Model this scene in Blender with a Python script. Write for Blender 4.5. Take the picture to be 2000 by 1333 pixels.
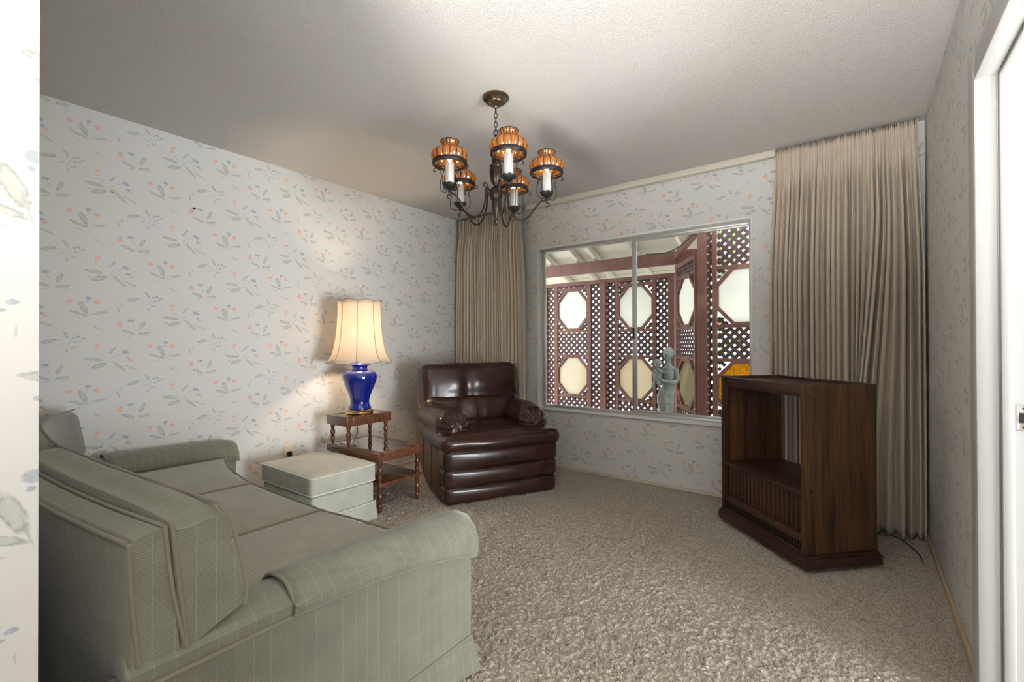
import bpy, bmesh, math, random
import numpy as np
from mathutils import Vector, Matrix, noise
random.seed(7)
for o in list(bpy.data.objects): bpy.data.objects.remove(o)
S = bpy.context.scene
PI = math.pi
def C(): return S.collection

# ------------------------------------------------------------------ camera
FPX = 898.81
CAMZ = 1.1331
cd = bpy.data.cameras.new('camera'); cam = bpy.data.objects.new('camera', cd); C().objects.link(cam)
cd.sensor_width = 36; cd.lens = 36*FPX/2000; cd.clip_start = .02
yaw, pitch, roll = .64511, .005629, -.002887
fw = Vector((-math.sin(yaw)*math.cos(pitch), math.cos(yaw)*math.cos(pitch), math.sin(pitch)))
r0 = Vector((math.cos(yaw), math.sin(yaw), 0)); u0 = r0.cross(fw)
rr = r0*math.cos(roll)+u0*math.sin(roll); uu = u0*math.cos(roll)-r0*math.sin(roll)
M = Matrix((rr, uu, -fw)).transposed().to_4x4(); M.translation = (0, 0, CAMZ)
cam.matrix_world = M
S.camera = cam

# ------------------------------------------------------------------ light
S.view_settings.view_transform = 'Standard'; S.view_settings.look = 'None'
S.view_settings.exposure = 0.30; S.view_settings.gamma = 1; S.view_settings.use_curve_mapping = False
w = bpy.data.worlds.new('sky'); S.world = w; w.use_nodes = True
bg = w.node_tree.nodes['Background']; bg.inputs[0].default_value = (.93, .97, 1, 1); bg.inputs[1].default_value = 5.0
def area(name, loc, rot, sx, sy, power, col):
    l = bpy.data.lights.new(name, 'AREA'); l.shape = 'RECTANGLE'; l.size = sx; l.size_y = sy; l.energy = power; l.color = col
    o = bpy.data.objects.new(name, l); C().objects.link(o); o.location = loc; o.rotation_euler = rot; return o
def point(name, loc, power, col, rad, parent=None):
    l = bpy.data.lights.new(name, 'POINT'); l.energy = power; l.color = col; l.shadow_soft_size = rad
    o = bpy.data.objects.new(name, l); C().objects.link(o); o.location = loc
    if parent: o.parent = parent
    return o
# added fill areas, in place of daylight, behind camera and past the right doorway
area('hall_fill', (-.1, -2.7, 1.4), (PI/2, 0, .10), 2.6, 2.0, 24, (1, .985, .96))
area('side_room_fill', (3.1, 1.15, .7), (PI/2+.50, 0, PI/2-.03), 1.5, 1.5, 196, (.93, .97, 1))
area('upward_fill', (.10, -.30, .12), (PI-.55, 0, -.05), .8, .6, 14, (1, .975, .95)).data.spread = math.radians(84)  # unseen upward area added to brighten the ceiling, not an actual flash
area('upward_fill', (-.05, -1.9, .1), (PI-.78, 0, .08), .9, .7, 62, (1, .975, .95)).data.spread = math.radians(64)  # second added upward fill, farther behind the camera
sun = bpy.data.lights.new('sun', 'SUN'); sun.energy = 2.2; sun.angle = .02; sun.color = (1, .95, .86)
so = bpy.data.objects.new('sun', sun); C().objects.link(so)
so.rotation_euler = Vector((.35, .6, -1.0)).normalized().to_track_quat('-Z', 'Y').to_euler()

# ------------------------------------------------------------------ room numbers
H = 2.44; XL = -3.394; XR = .318; YB = 3.618; YF = .128
WX0, WX1, WZ0, WZ1 = -2.419, -.592, .530, 2.028

# ------------------------------------------------------------------ materials
def mat(name, col=(.8, .8, .8), rough=.6, metal=0, spec=.5, coat=0, sheen=0, trans=0):
    m = bpy.data.materials.new(name); m.use_nodes = True
    b = m.node_tree.nodes['Principled BSDF']
    b.inputs['Base Color'].default_value = (*col, 1); b.inputs['Roughness'].default_value = rough
    b.inputs['Metallic'].default_value = metal; b.inputs['Specular IOR Level'].default_value = spec
    b.inputs['Coat Weight'].default_value = coat; b.inputs['Sheen Weight'].default_value = sheen
    b.inputs['Transmission Weight'].default_value = trans
    return m
class NT:
    def __init__(s, t): s.t = t; s.n = t.nodes; s.l = t.links
    def new(s, ty, **k):
        n = s.n.new(ty)
        for a, v in k.items(): setattr(n, a, v)
        return n
    def set(s, sock, v):
        if isinstance(v, bpy.types.NodeSocket): s.l.new(v, sock)
        else: sock.default_value = v
    def math(s, op, a, b=None, c=None, clamp=False):
        n = s.new('ShaderNodeMath', operation=op, use_clamp=clamp)
        for i, v in enumerate((a, b, c)):
            if v is not None: s.set(n.inputs[i], v)
        return n.outputs[0]
    def mr(s, v, a, b, c=0, d=1, smooth=False):
        n = s.new('ShaderNodeMapRange')
        if smooth: n.interpolation_type = 'SMOOTHSTEP'
        for i, q in enumerate((v, a, b, c, d)): s.set(n.inputs[i], q)
        return n.outputs[0]
    def mix(s, f, a, b, mode='MIX'):
        n = s.new('ShaderNodeMix', data_type='RGBA', blend_type=mode)
        s.set(n.inputs[0], f)
        for i, v in ((6, a), (7, b)):
            s.set(n.inputs[i], (*v, 1) if isinstance(v, tuple) and len(v) == 3 else v)
        return n.outputs[2]
    def noise(s, vec, scale, detail=2, rough=.5, dist=0):
        n = s.new('ShaderNodeTexNoise'); s.set(n.inputs['Vector'], vec)
        n.inputs['Scale'].default_value = scale; n.inputs['Detail'].default_value = detail
        n.inputs['Roughness'].default_value = rough; n.inputs['Distortion'].default_value = dist
        return n.outputs['Fac'], n.outputs['Color']
    def mapping(s, vec, loc=(0, 0, 0), rot=(0, 0, 0), sc=(1, 1, 1), ty='POINT'):
        n = s.new('ShaderNodeMapping', vector_type=ty); s.set(n.inputs['Vector'], vec)
        n.inputs['Location'].default_value = loc; n.inputs['Rotation'].default_value = rot; n.inputs['Scale'].default_value = sc
        return n.outputs[0]
    def bump(s, h, strength=.3, dist=.01):
        n = s.new('ShaderNodeBump'); s.set(n.inputs['Height'], h)
        n.inputs['Strength'].default_value = strength; n.inputs['Distance'].default_value = dist
        return n.outputs[0]
    def coord(s, k='Object'): return s.new('ShaderNodeTexCoord').outputs[k]
    def bsdf(s): return s.n['Principled BSDF']
def nt(m): return NT(m.node_tree)

def wallpaper():
    m = mat('floral_wallpaper', (.7, .7, .68), .55, spec=.35)
    t = nt(m); uv = t.coord('UV')
    _, nc = t.noise(uv, 60, 2)
    sub = t.new('ShaderNodeVectorMath', operation='SUBTRACT'); t.set(sub.inputs[0], nc); sub.inputs[1].default_value = (.5, .5, .5)
    sc = t.new('ShaderNodeVectorMath', operation='SCALE'); t.set(sc.inputs[0], sub.outputs[0]); sc.inputs[3].default_value = .008
    ad = t.new('ShaderNodeVectorMath', operation='ADD'); t.set(ad.inputs[0], uv); t.set(ad.inputs[1], sc.outputs[0])
    sep = t.new('ShaderNodeSeparateXYZ'); t.set(sep.inputs[0], ad.outputs[0])
    U, V = sep.outputs[0], sep.outputs[1]
    PU, PV = .354, .489
    def local(uc, vc):                    # centimetres around the motif's centre, half-drop repeat
        a = t.math('SUBTRACT', U, uc); col = t.math('ROUND', t.math('DIVIDE', a, PU))
        du = t.math('MULTIPLY', t.math('SUBTRACT', a, t.math('MULTIPLY', col, PU)), 100)
        b = t.math('ADD', t.math('SUBTRACT', V, vc), t.math('MULTIPLY', col, PV/2))
        row = t.math('ROUND', t.math('DIVIDE', b, PV))
        dv = t.math('MULTIPLY', t.math('SUBTRACT', b, t.math('MULTIPLY', row, PV)), 100)
        c = t.new('ShaderNodeCombineXYZ'); t.set(c.inputs[0], du); t.set(c.inputs[1], dv)
        return c.outputs[0]
    fields = {}
    def stroke(kind, L, x, y, rx, ry, ang=0):
        mp = t.mapping(L, (x, y, 0), (0, 0, math.radians(ang)), (rx, ry, 1), 'TEXTURE')
        ln = t.new('ShaderNodeVectorMath', operation='LENGTH'); t.set(ln.inputs[0], mp)
        d = ln.outputs['Value']
        fields[kind] = t.math('MINIMUM', fields[kind], d) if kind in fields else d
    A = local(.607, 2.308)
    for k, *a in (('o', -6.1, 4, 1.6, 1.2, 10), ('o', 5, 4, 1.5, 1.4), ('b', 1.6, 6.1, 1.4, 1.1), ('b', 1.3, 4.2, .6, .5), ('g', -.6, 1, 3.6, 1.3, -68), ('g', -2.6, -2.4, 3.9, .75, -20),
                  ('g', 6.7, -1.8, 2.8, .7, 12), ('s', 3.1, -2.3, 2, .22, 62), ('s', -2.4, -5.1, 1.2, .3), ('s', .9, -2, 3, .2, -75)): stroke(k, A, *a)
    B = local(.534, 2.131)
    for k, *a in (('g', -6.9, 0, 3, 1, 15), ('s', -3.4, .4, 2.4, .2, -5), ('g', -.2, 3.4, 2.1, .65, -62), ('s', 1, -1.2, 3, .2, 62), ('b', 4.7, 2.4, .9, .7), ('b', 6.6, 1.4, .9, .5), ('b', 3, 1.8, .9, .45, -30),
                  ('b', 3.5, -.5, .8, .45), ('b', 5.2, .2, .9, .35), ('s', 2.8, -3.2, 1.6, .6), ('s', -1.9, -1.9, 1.6, .3, 30), ('g', .3, -5.2, .45, 1), ('s', 7, -3, .2, 1)): stroke(k, B, *a)
    Cc = local(.473, 1.957)
    for k, *a in (('o', -6.8, 2.3, 1.8, 1.3, -15), ('b', -6.6, 3.9, .9, .5), ('b', -1.9, 4.9, 1.8, .9), ('s', -.6, 2, 2.4, .2, -65), ('g', 3.5, 2.3, 2.8, 1, 66), ('g', -3.1, -1.7, 3.2, .8, -22),
                  ('g', 4.6, -2.3, 2.8, .8, 12), ('s', 2.2, -2.4, .2, 1.6, -15), ('s', -1.9, -4, 2, .3, 22), ('s', 6, -3.6, 1.6, .25, 15)): stroke(k, Cc, *a)
    D = local(.706, 2.021)
    for k, *a in (('g', -6, .9, 4, .95, -8), ('g', -3.8, -2.7, 3.4, 1.3, 18), ('o', -4.5, 8.7, 1.5, 1, 25), ('o', -5, 6.3, .8, .8), ('s', -2.8, 3, 2.6, .2, -50), ('g', 2, 6, 2.4, .65, 52),
                  ('b', 7.9, 4.6, 2, 1.1, -25), ('b', 9, 1.2, 1.1, .8), ('o', 10.3, -.2, 1, .8, -30), ('g', 5.3, -3.8, 3.6, .8, -44), ('g', 10, -4.3, 3.8, .4, -25), ('s', 1.6, 1.3, 1.8, .3, 50),
                  ('s', 2.5, -.6, 2, .3, -8), ('s', 5, 3.6, 2.5, .2, 20), ('b', -8, -2.2, .5, .5)): stroke(k, D, *a)
    E = local(.752, 2.33)
    for k, *a in (('g', 0, -1.5, 2, .45, -72), ('b', 1.4, 1.3, .5, .4), ('b', 1.4, .2, .4, .3), ('s', -2.2, 1.6, 1.8, .18, -20)): stroke(k, E, *a)
    F = local(.668, 2.2)
    for k, *a in (('g', -1, .6, 1.6, .4, -35), ('s', 1.4, -.6, 2, .15, -60)): stroke(k, F, *a)
    n1, _ = t.noise(uv, 90, 3, .6)
    def mask(k, inner, outer, amt):
        f = t.mr(fields[k], inner, outer, 1, 0, True)
        return t.math('MULTIPLY', f, t.mr(n1, .3, .7, amt*.55, amt))
    # leaves: soft wash with a darker rim
    base = (.72, .715, .69)
    n2, _ = t.noise(uv, 1.3, 1)
    col = t.mix(t.mr(n2, .3, .7), base, (.735, .73, .71))
    col = t.mix(mask('g', .75, 1.05, .52), col, (.36, .41, .35))
    rim = t.math('MULTIPLY', t.mr(fields['g'], .55, .85, 0, 1, True), t.mr(fields['g'], .92, 1.12, 1, 0, True))
    col = t.mix(t.math('MULTIPLY', rim, t.mr(n1, .38, .55, .05, .45)), col, (.20, .25, .21))
    col = t.mix(mask('s', .6, 1.15, .62), col, (.38, .43, .4))
    col = t.mix(mask('b', .65, 1.1, .9), col, (.33, .39, .46))
    col = t.mix(mask('o', .6, 1.1, .85), col, (.86, .42, .24))
    t.l.new(col, t.bsdf().inputs['Base Color'])
    n3, _ = t.noise(uv, 500, 2)
    t.l.new(t.bump(n3, .08, .001), t.bsdf().inputs['Normal'])
    return m
def popcorn():
    m = mat('popcorn_ceiling', (.70, .68, .65), .95, spec=.1); t = nt(m); c = t.coord()
    n, _ = t.noise(c, 150, 4, .7); v = t.new('ShaderNodeTexVoronoi'); t.set(v.inputs['Vector'], c); v.inputs['Scale'].default_value = 190
    h = t.math('ADD', n, t.math('MULTIPLY', v.outputs['Distance'], -.6))
    t.l.new(t.mix(t.mr(n, .3, .7), (.60, .582, .555), (.75, .73, .70)), t.bsdf().inputs['Base Color'])
    t.l.new(t.bump(h, .8, .006), t.bsdf().inputs['Normal']); return m
def carpet():
    m = mat('shag_carpet', (.5, .43, .36), 1, spec=.05, sheen=.2); t = nt(m); c = t.coord()
    n, _ = t.noise(c, 125, 3, .8); n2, _ = t.noise(c, 2.5, 3, .6); n3, _ = t.noise(c, 200, 2)
    col = t.mix(t.mr(n, .32, .66), (.46, .36, .26), (1.0, .92, .79))
    col = t.mix(t.mr(n2, .35, .65, 0, .35), col, t.mix(1, col, (.92, .86, .8), 'MULTIPLY'))
    col = t.mix(t.mr(n3, .62, .75, 0, .5), col, (.95, .88, .76))
    t.l.new(col, t.bsdf().inputs['Base Color'])
    t.l.new(t.bump(n, 1, .016), t.bsdf().inputs['Normal']); return m
def fabric(name, base, stripe, sp=.037, rib=.0042, ribamt=.25, stripeamt=.75):
    m = mat(name, base, .9, spec=.15, sheen=.35); t = nt(m); uv = t.coord('UV'); o = t.coord()
    sep = t.new('ShaderNodeSeparateXYZ'); t.set(sep.inputs[0], uv)
    a = t.math('ABSOLUTE', t.math('SUBTRACT', t.math('FRACT', t.math('DIVIDE', sep.outputs[0], sp)), .5))
    st = t.mr(a, .0, .03, 1, 0, True)
    r = t.math('SINE', t.math('MULTIPLY', sep.outputs[1], 2*PI/rib))
    n, _ = t.noise(o, 9, 4, .65); n2, _ = t.noise(uv, 350, 2); n3, _ = t.noise(o, 2.2, 3)
    col = t.mix(t.mr(n, .3, .7), tuple(x*.86 for x in base), tuple(min(1, x*1.12) for x in base))
    col = t.mix(t.mr(n3, .55, .75, 0, .25), col, (base[0]*1.02, base[1]*.9, base[2]*.72))
    col = t.mix(t.math('MULTIPLY', t.mr(r, .2, 1), ribamt), col, tuple(x*.6 for x in base))
    col = t.mix(t.mr(n2, .35, .65, 0, .2), col, tuple(x*.75 for x in base))
    brk, _ = t.noise(uv, 130, 1)
    col = t.mix(t.math('MULTIPLY', t.math('MULTIPLY', st, stripeamt), t.mr(brk, .3, .55, .4, 1)), col, stripe)
    t.l.new(col, t.bsdf().inputs['Base Color'])
    t.l.new(t.bump(t.math('ADD', t.math('MULTIPLY', r, -.5), n2), .35, .0012), t.bsdf().inputs['Normal']); return m
def leather(name, c1, c2, rough=.33):
    m = mat(name, c1, rough, spec=.5, coat=.15); t = nt(m); o = t.coord()
    n, _ = t.noise(o, 5, 4, .6); v = t.new('ShaderNodeTexVoronoi'); t.set(v.inputs['Vector'], o); v.inputs['Scale'].default_value = 110
    cr, _ = t.noise(t.mapping(o, sc=(9, 9, 3)), 1.2, 2, .5, .2)
    t.l.new(t.mix(t.mr(n, .35, .7), c1, c2), t.bsdf().inputs['Base Color'])
    
    h = t.math('ADD', t.math('MULTIPLY', v.outputs['Distance'], .015), t.math('MULTIPLY', cr, .5))
    t.l.new(t.bump(h, .3, .004), t.bsdf().inputs['Normal']); return m
def wood(name, c1, c2, c3, axis=2, scale=1, rough=.35, coat=.2):
    m = mat(name, c1, rough, coat=coat); t = nt(m); o = t.coord()
    sc = [16, 16, 16]; sc[axis] = 1.1
    v = t.mapping(o, sc=tuple(x*scale for x in sc))
    n, _ = t.noise(v, 1.5, 5, .65, .8); v2 = t.mapping(o, sc=tuple(x*scale*7 for x in sc)); n2, _ = t.noise(v2, 1.5, 2, .6)
    col = t.mix(t.mr(n, .38, .62), c1, c2); col = t.mix(t.mr(n2, .45, .7, 0, .6), col, c3)
    t.l.new(col, t.bsdf().inputs['Base Color']); t.l.new(t.bump(n2, .1, .002), t.bsdf().inputs['Normal']); return m
def translucent(name, col, tcol, fac=.5, rough=.4, bumpy=0, gloss=.0):
    m = bpy.data.materials.new(name); m.use_nodes = True; t = nt(m); t.n.clear()
    out = t.new('ShaderNodeOutputMaterial'); d = t.new('ShaderNodeBsdfDiffuse'); tr = t.new('ShaderNodeBsdfTranslucent')
    d.inputs[0].default_value = (*col, 1); tr.inputs[0].default_value = (*tcol, 1)
    mx = t.new('ShaderNodeMixShader'); mx.inputs[0].default_value = fac; t.l.new(d.outputs[0], mx.inputs[1]); t.l.new(tr.outputs[0], mx.inputs[2])
    res = mx.outputs[0]
    if gloss:
        g = t.new('ShaderNodeBsdfGlossy'); g.inputs['Roughness'].default_value = .12; m2 = t.new('ShaderNodeMixShader'); m2.inputs[0].default_value = gloss
        t.l.new(res, m2.inputs[1]); t.l.new(g.outputs[0], m2.inputs[2]); res = m2.outputs[0]
    if bumpy:
        v = t.new('ShaderNodeTexVoronoi', feature='DISTANCE_TO_EDGE'); t.set(v.inputs['Vector'], t.coord()); v.inputs['Scale'].default_value = bumpy
        b = t.bump(v.outputs['Distance'], .8, .02); t.l.new(b, d.inputs['Normal'])
        cc = t.mix(t.mr(v.outputs['Distance'], .0, .1), tuple(x*.55 for x in tcol), tcol)
        t.l.new(cc, tr.inputs[0]); t.l.new(t.mix(t.mr(v.outputs['Distance'], 0, .1), tuple(x*.5 for x in col), col), d.inputs[0])
    t.l.new(res, out.inputs[0]); return m
def emit(name, col, st):
    m = bpy.data.materials.new(name); m.use_nodes = True; t = nt(m); t.n.clear()
    out = t.new('ShaderNodeOutputMaterial'); e = t.new('ShaderNodeEmission'); e.inputs[0].default_value = (*col, 1); e.inputs[1].default_value = st
    t.l.new(e.outputs[0], out.inputs[0]); return m
def windowglass():
    m = bpy.data.materials.new('window_glass'); m.use_nodes = True; t = nt(m); t.n.clear()
    out = t.new('ShaderNodeOutputMaterial'); a = t.new('ShaderNodeBsdfTransparent'); a.inputs[0].default_value = (.96, .975, .97, 1)
    g = t.new('ShaderNodeBsdfGlossy'); g.inputs['Roughness'].default_value = .01; fr = t.new('ShaderNodeFresnel'); fr.inputs[0].default_value = 1.45
    mx = t.new('ShaderNodeMixShader'); t.l.new(fr.outputs[0], mx.inputs[0]); t.l.new(a.outputs[0], mx.inputs[1]); t.l.new(g.outputs[0], mx.inputs[2])
    t.l.new(mx.outputs[0], out.inputs[0]); return m
M_PAPER = wallpaper(); M_CEIL = popcorn(); M_CARPET = carpet()
M_WHITE = mat('white_trim_paint', (.56, .56, .545), .45)
M_BASE = wood('oak_baseboard', (.50, .36, .22), (.62, .48, .32), (.38, .26, .15), 1)
M_BASEP = mat('painted_baseboard', (.66, .60, .50), .6)
M_ALU = mat('window_aluminium', (.62, .62, .60), .38, metal=.75)
M_GLASS = windowglass()
M_SOFA = fabric('sage_striped_fabric', (.225, .222, .172), (.33, .42, .33), rib=.0055)
M_SEAT = fabric('sage_seat_corduroy', (.36, .35, .285), (.4, .45, .37), rib=.0095, ribamt=.5, stripeamt=.1)
M_PIPE = mat('sage_piping', (.22, .20, .145), .9, sheen=.3)
M_OTT = fabric('pale_sage_velvet', (.50, .505, .435), (.56, .59, .53), ribamt=.12, stripeamt=.15)
M_OTTP = mat('pale_piping', (.66, .67, .60), .9)
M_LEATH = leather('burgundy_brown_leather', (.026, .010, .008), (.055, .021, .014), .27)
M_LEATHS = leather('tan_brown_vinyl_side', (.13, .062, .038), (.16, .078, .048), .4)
M_DARK = mat('black_plastic', (.02, .018, .018), .4)
M_CHERRY = wood('cherry_wood', (.12, .046, .024), (.20, .085, .042), (.07, .026, .013), 0, rough=.25, coat=.4)
M_CHERRYV = wood('dark_cherry_turned', (.10, .038, .02), (.17, .065, .032), (.06, .02, .01), 2, rough=.22, coat=.5)
M_WALNUT = wood('walnut_side', (.034, .014, .006), (.14, .062, .022), (.014, .006, .003), 2, .55, rough=.45, coat=.05)
M_WALNUTH = wood('walnut_long_grain', (.034, .013, .008), (.070, .028, .016), (.016, .006, .004), 0, .8, rough=.42, coat=.05)
M_SLAT = wood('walnut_slats', (.048, .019, .010), (.085, .036, .019), (.024, .009, .005), 2, 1, rough=.45, coat=.05)
M_BRASS = mat('brass', (.75, .52, .22), .25, metal=1)
M_BLUE = mat('cobalt_glaze', (.005, .017, .24), .05, coat=1, spec=.6)
M_SHADE = translucent('cream_lampshade_silk', (.86, .80, .72), (.96, .88, .77), .62)
M_TRIM = mat('shade_braid', (.42, .36, .27), .9)
M_BRONZE = mat('aged_bronze', (.05, .038, .028), .38, metal=.85)
M_IRON = mat('black_iron', (.022, .02, .022), .45, metal=.5)
M_CANOPY = mat('antique_bronze_canopy', (.17, .12, .075), .35, metal=.9)
M_AMBER = translucent('amber_bubble_glass', (.50, .24, .05), (.80, .42, .10), .6, gloss=.1)
M_CANDLE = mat('white_candle_cover', (.55, .56, .54), .5)
M_BULB = emit('warm_bulb', (1, .72, .36), 14)
M_CURT = None
def curtainmat():
    m = bpy.data.materials.new('cream_curtain_weave'); m.use_nodes = True; t = nt(m); b = t.bsdf()
    b.inputs['Roughness'].default_value = .95; b.inputs['Specular IOR Level'].default_value = .1; b.inputs['Sheen Weight'].default_value = .2
    uv = t.coord('UV'); n, _ = t.noise(t.mapping(uv, sc=(900, 120, 1)), 1, 3, .7); n2, _ = t.noise(t.mapping(uv, sc=(90, 700, 1)), 1, 2, .6)
    col = t.mix(t.mr(n, .3, .7), (.60, .515, .41), (.80, .71, .59)); col = t.mix(t.mr(n2, .4, .7, 0, .3), col, (.86, .79, .69))
    t.l.new(col, b.inputs['Base Color']); t.l.new(t.bump(n, .25, .002), b.inputs['Normal'])
    tr = t.new('ShaderNodeBsdfTranslucent'); t.l.new(col, tr.inputs[0]); mx = t.new('ShaderNodeMixShader'); mx.inputs[0].default_value = .12
    out = t.n['Material Output']; t.l.new(b.outputs[0], mx.inputs[1]); t.l.new(tr.outputs[0], mx.inputs[2]); t.l.new(mx.outputs[0], out.inputs[0])
    return m
M_CURT = curtainmat()
M_RED = wood('redwood_stain', (.12, .046, .032), (.17, .066, .046), (.08, .03, .022), 2, .5, rough=.7, coat=0)
M_LATT = mat('lattice_stain', (.055, .026, .024), .8)
M_FROST = translucent('frosted_pane', (.58, .58, .54), (.78, .77, .72), .62, gloss=.04)
M_FROSTB = translucent('beige_frosted_pane', (.54, .485, .39), (.66, .58, .44), .55, gloss=.04)
M_OLIVE = translucent('olive_frosted_pane', (.28, .24, .15), (.32, .27, .16), .45, gloss=.04)
M_AMBERP = translucent('amber_textured_pane', (.55, .32, .02), (.66, .38, .03), .6, bumpy=26)
M_ROOFW = mat('white_roof_boards', (.60, .555, .46), .8)
M_STONE = mat('cast_stone', (.36, .40, .37), .9)
def stone():
    t = nt(M_STONE); o = t.coord(); n, _ = t.noise(o, 30, 5, .7)
    t.l.new(t.mix(t.mr(n, .35, .65), (.15, .165, .145), (.30, .32, .285)), t.bsdf().inputs['Base Color']); t.l.new(t.bump(n, .6, .008), t.bsdf().inputs['Normal'])
stone()
M_CONC = mat('patio_concrete', (.36, .35, .32), .9)
M_LEAF = mat('leaf_green', (.16, .30, .06), .6); M_FLOWER = mat('red_blossom', (.75, .12, .08), .7)
M_PLATE = mat('ivory_plastic', (.74, .66, .50), .4)
M_CHROME = mat('nickel', (.6, .59, .56), .25, metal=1)

# ------------------------------------------------------------------ helpers
def setuv(bm, f=None):
    uvl = bm.loops.layers.uv.verify(); bm.normal_update()
    for fc in bm.faces:
        n = fc.normal; a = max(range(3), key=lambda i: abs(n[i]))
        for lp in fc.loops:
            c = lp.vert.co
            if f: lp[uvl].uv = f(c, n)
            else: lp[uvl].uv = (c.y, c.z) if a == 0 else ((c.x, c.z) if a == 1 else (c.x, c.y))
def obj(name, bm, m, parent=None, uvf=None, smooth=True, ang=40, uv=True):
    if uv: setuv(bm, uvf)
    bmesh.ops.recalc_face_normals(bm, faces=bm.faces)
    me = bpy.data.meshes.new(name); bm.to_mesh(me); bm.free()
    o = bpy.data.objects.new(name, me); C().objects.link(o)
    for x in (m if isinstance(m, (list, tuple)) else [m]): me.materials.append(x)
    if parent: o.parent = parent
    if smooth:
        for p in me.polygons: p.use_smooth = True
        try: me.set_sharp_from_angle(angle=math.radians(ang))
        except Exception: pass
    return o
def tag(o, label=None, cat=None, group=None, kind=None):
    if label: o['label'] = label
    if cat: o['category'] = cat
    if group: o['group'] = group
    if kind: o['kind'] = kind
    return o
def thing(name, loc, label, cat, rz=0, group=None):
    o = bpy.data.objects.new(name, None); C().objects.link(o); o.location = loc; o.rotation_euler = (0, 0, rz); o.empty_display_size = .1
    return tag(o, label, cat, group)
def nb(): return bmesh.new()
def box(bm, x0, x1, y0, y1, z0, z1, bev=0, seg=2, mi=0):
    r = bmesh.ops.create_cube(bm, size=1); vs = r['verts']
    for v in vs:
        v.co = Vector(((x0+x1)/2+v.co.x*(x1-x0), (y0+y1)/2+v.co.y*(y1-y0), (z0+z1)/2+v.co.z*(z1-z0)))
    fs = set(f for v in vs for f in v.link_faces)
    for f in fs: f.material_index = mi
    if bev:
        es = list(set(e for v in vs for e in v.link_edges))
        bmesh.ops.bevel(bm, geom=es, offset=bev, segments=seg, profile=.5, affect='EDGES')
    return bm
def lathe(bm, prof, cx=0, cy=0, seg=32, a0=0):
    rings = []
    for r, z in prof:
        if r < 1e-5: rings.append([bm.verts.new((cx, cy, z))])
        else: rings.append([bm.verts.new((cx+r*math.cos(a0+2*PI*k/seg), cy+r*math.sin(a0+2*PI*k/seg), z)) for k in range(seg)])
    for a, b in zip(rings, rings[1:]):
        if len(a) == 1 and len(b) == 1: continue
        for k in range(seg):
            k2 = (k+1) % seg
            if len(a) == 1: bm.faces.new((a[0], b[k], b[k2]))
            elif len(b) == 1: bm.faces.new((a[k], a[k2], b[0]))
            else: bm.faces.new((a[k], a[k2], b[k2], b[k]))
    return bm
def catmull(pts, n=6, closed=False):
    P = [Vector(p) for p in pts]; out = []
    m = len(P)
    rng = range(m if closed else m-1)
    for i in rng:
        p0 = P[(i-1) % m] if closed or i > 0 else P[0]*2-P[1]; p1 = P[i]; p2 = P[(i+1) % m]; p3 = P[(i+2) % m] if closed or i+2 < m else P[-1]*2-P[-2]
        for k in range(n):
            t = k/n
            out.append(.5*((2*p1)+(p2-p0)*t+(2*p0-5*p1+4*p2-p3)*t*t+(3*p1-p0-3*p2+p3)*t**3))
    if not closed: out.append(P[-1])
    return out
def tube(bm, pts, r, seg=8, closed=False, cap=True):
    P = [Vector(p) for p in pts]; n = len(P); rings = []
    up = None
    for i, p in enumerate(P):
        t = (P[(i+1) % n]-P[i-1]) if closed else (P[min(i+1, n-1)]-P[max(i-1, 0)])
        if t.length < 1e-9: t = Vector((0, 0, 1))
        t.normalize()
        if up is None:
            up = t.orthogonal().normalized()
        up = (up-t*up.dot(t))
        if up.length < 1e-6: up = t.orthogonal()
        up.normalize(); s = t.cross(up)
        rad = r(i/(n-1)) if callable(r) else r
        rings.append([bm.verts.new(p+(up*math.cos(2*PI*k/seg)+s*math.sin(2*PI*k/seg))*rad) for k in range(seg)])
    m = n if closed else n-1
    for i in range(m):
        a, b = rings[i], rings[(i+1) % n]
        for k in range(seg): bm.faces.new((a[k], a[(k+1) % seg], b[(k+1) % seg], b[k]))
    if cap and not closed:
        bm.faces.new(rings[0][::-1]); bm.faces.new(rings[-1])
    return bm
def prism(bm, poly, axis, a, b, bev=0, seg=2):
    def P(u, v, w): return {0: (w, u, v), 1: (u, w, v), 2: (u, v, w)}[axis]
    A = [bm.verts.new(P(u, v, a)) for u, v in poly]; B = [bm.verts.new(P(u, v, b)) for u, v in poly]
    n = len(poly); fa = bm.faces.new(A); fb = bm.faces.new(B[::-1]); fs = [fa, fb]
    for k in range(n): fs.append(bm.faces.new((A[k], A[(k+1) % n], B[(k+1) % n], B[k])))
    if bev:
        es = list(set(e for f in (fa, fb) for e in f.edges))
        bmesh.ops.bevel(bm, geom=es, offset=bev, segments=seg, profile=.5, affect='EDGES')
    return bm
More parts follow.
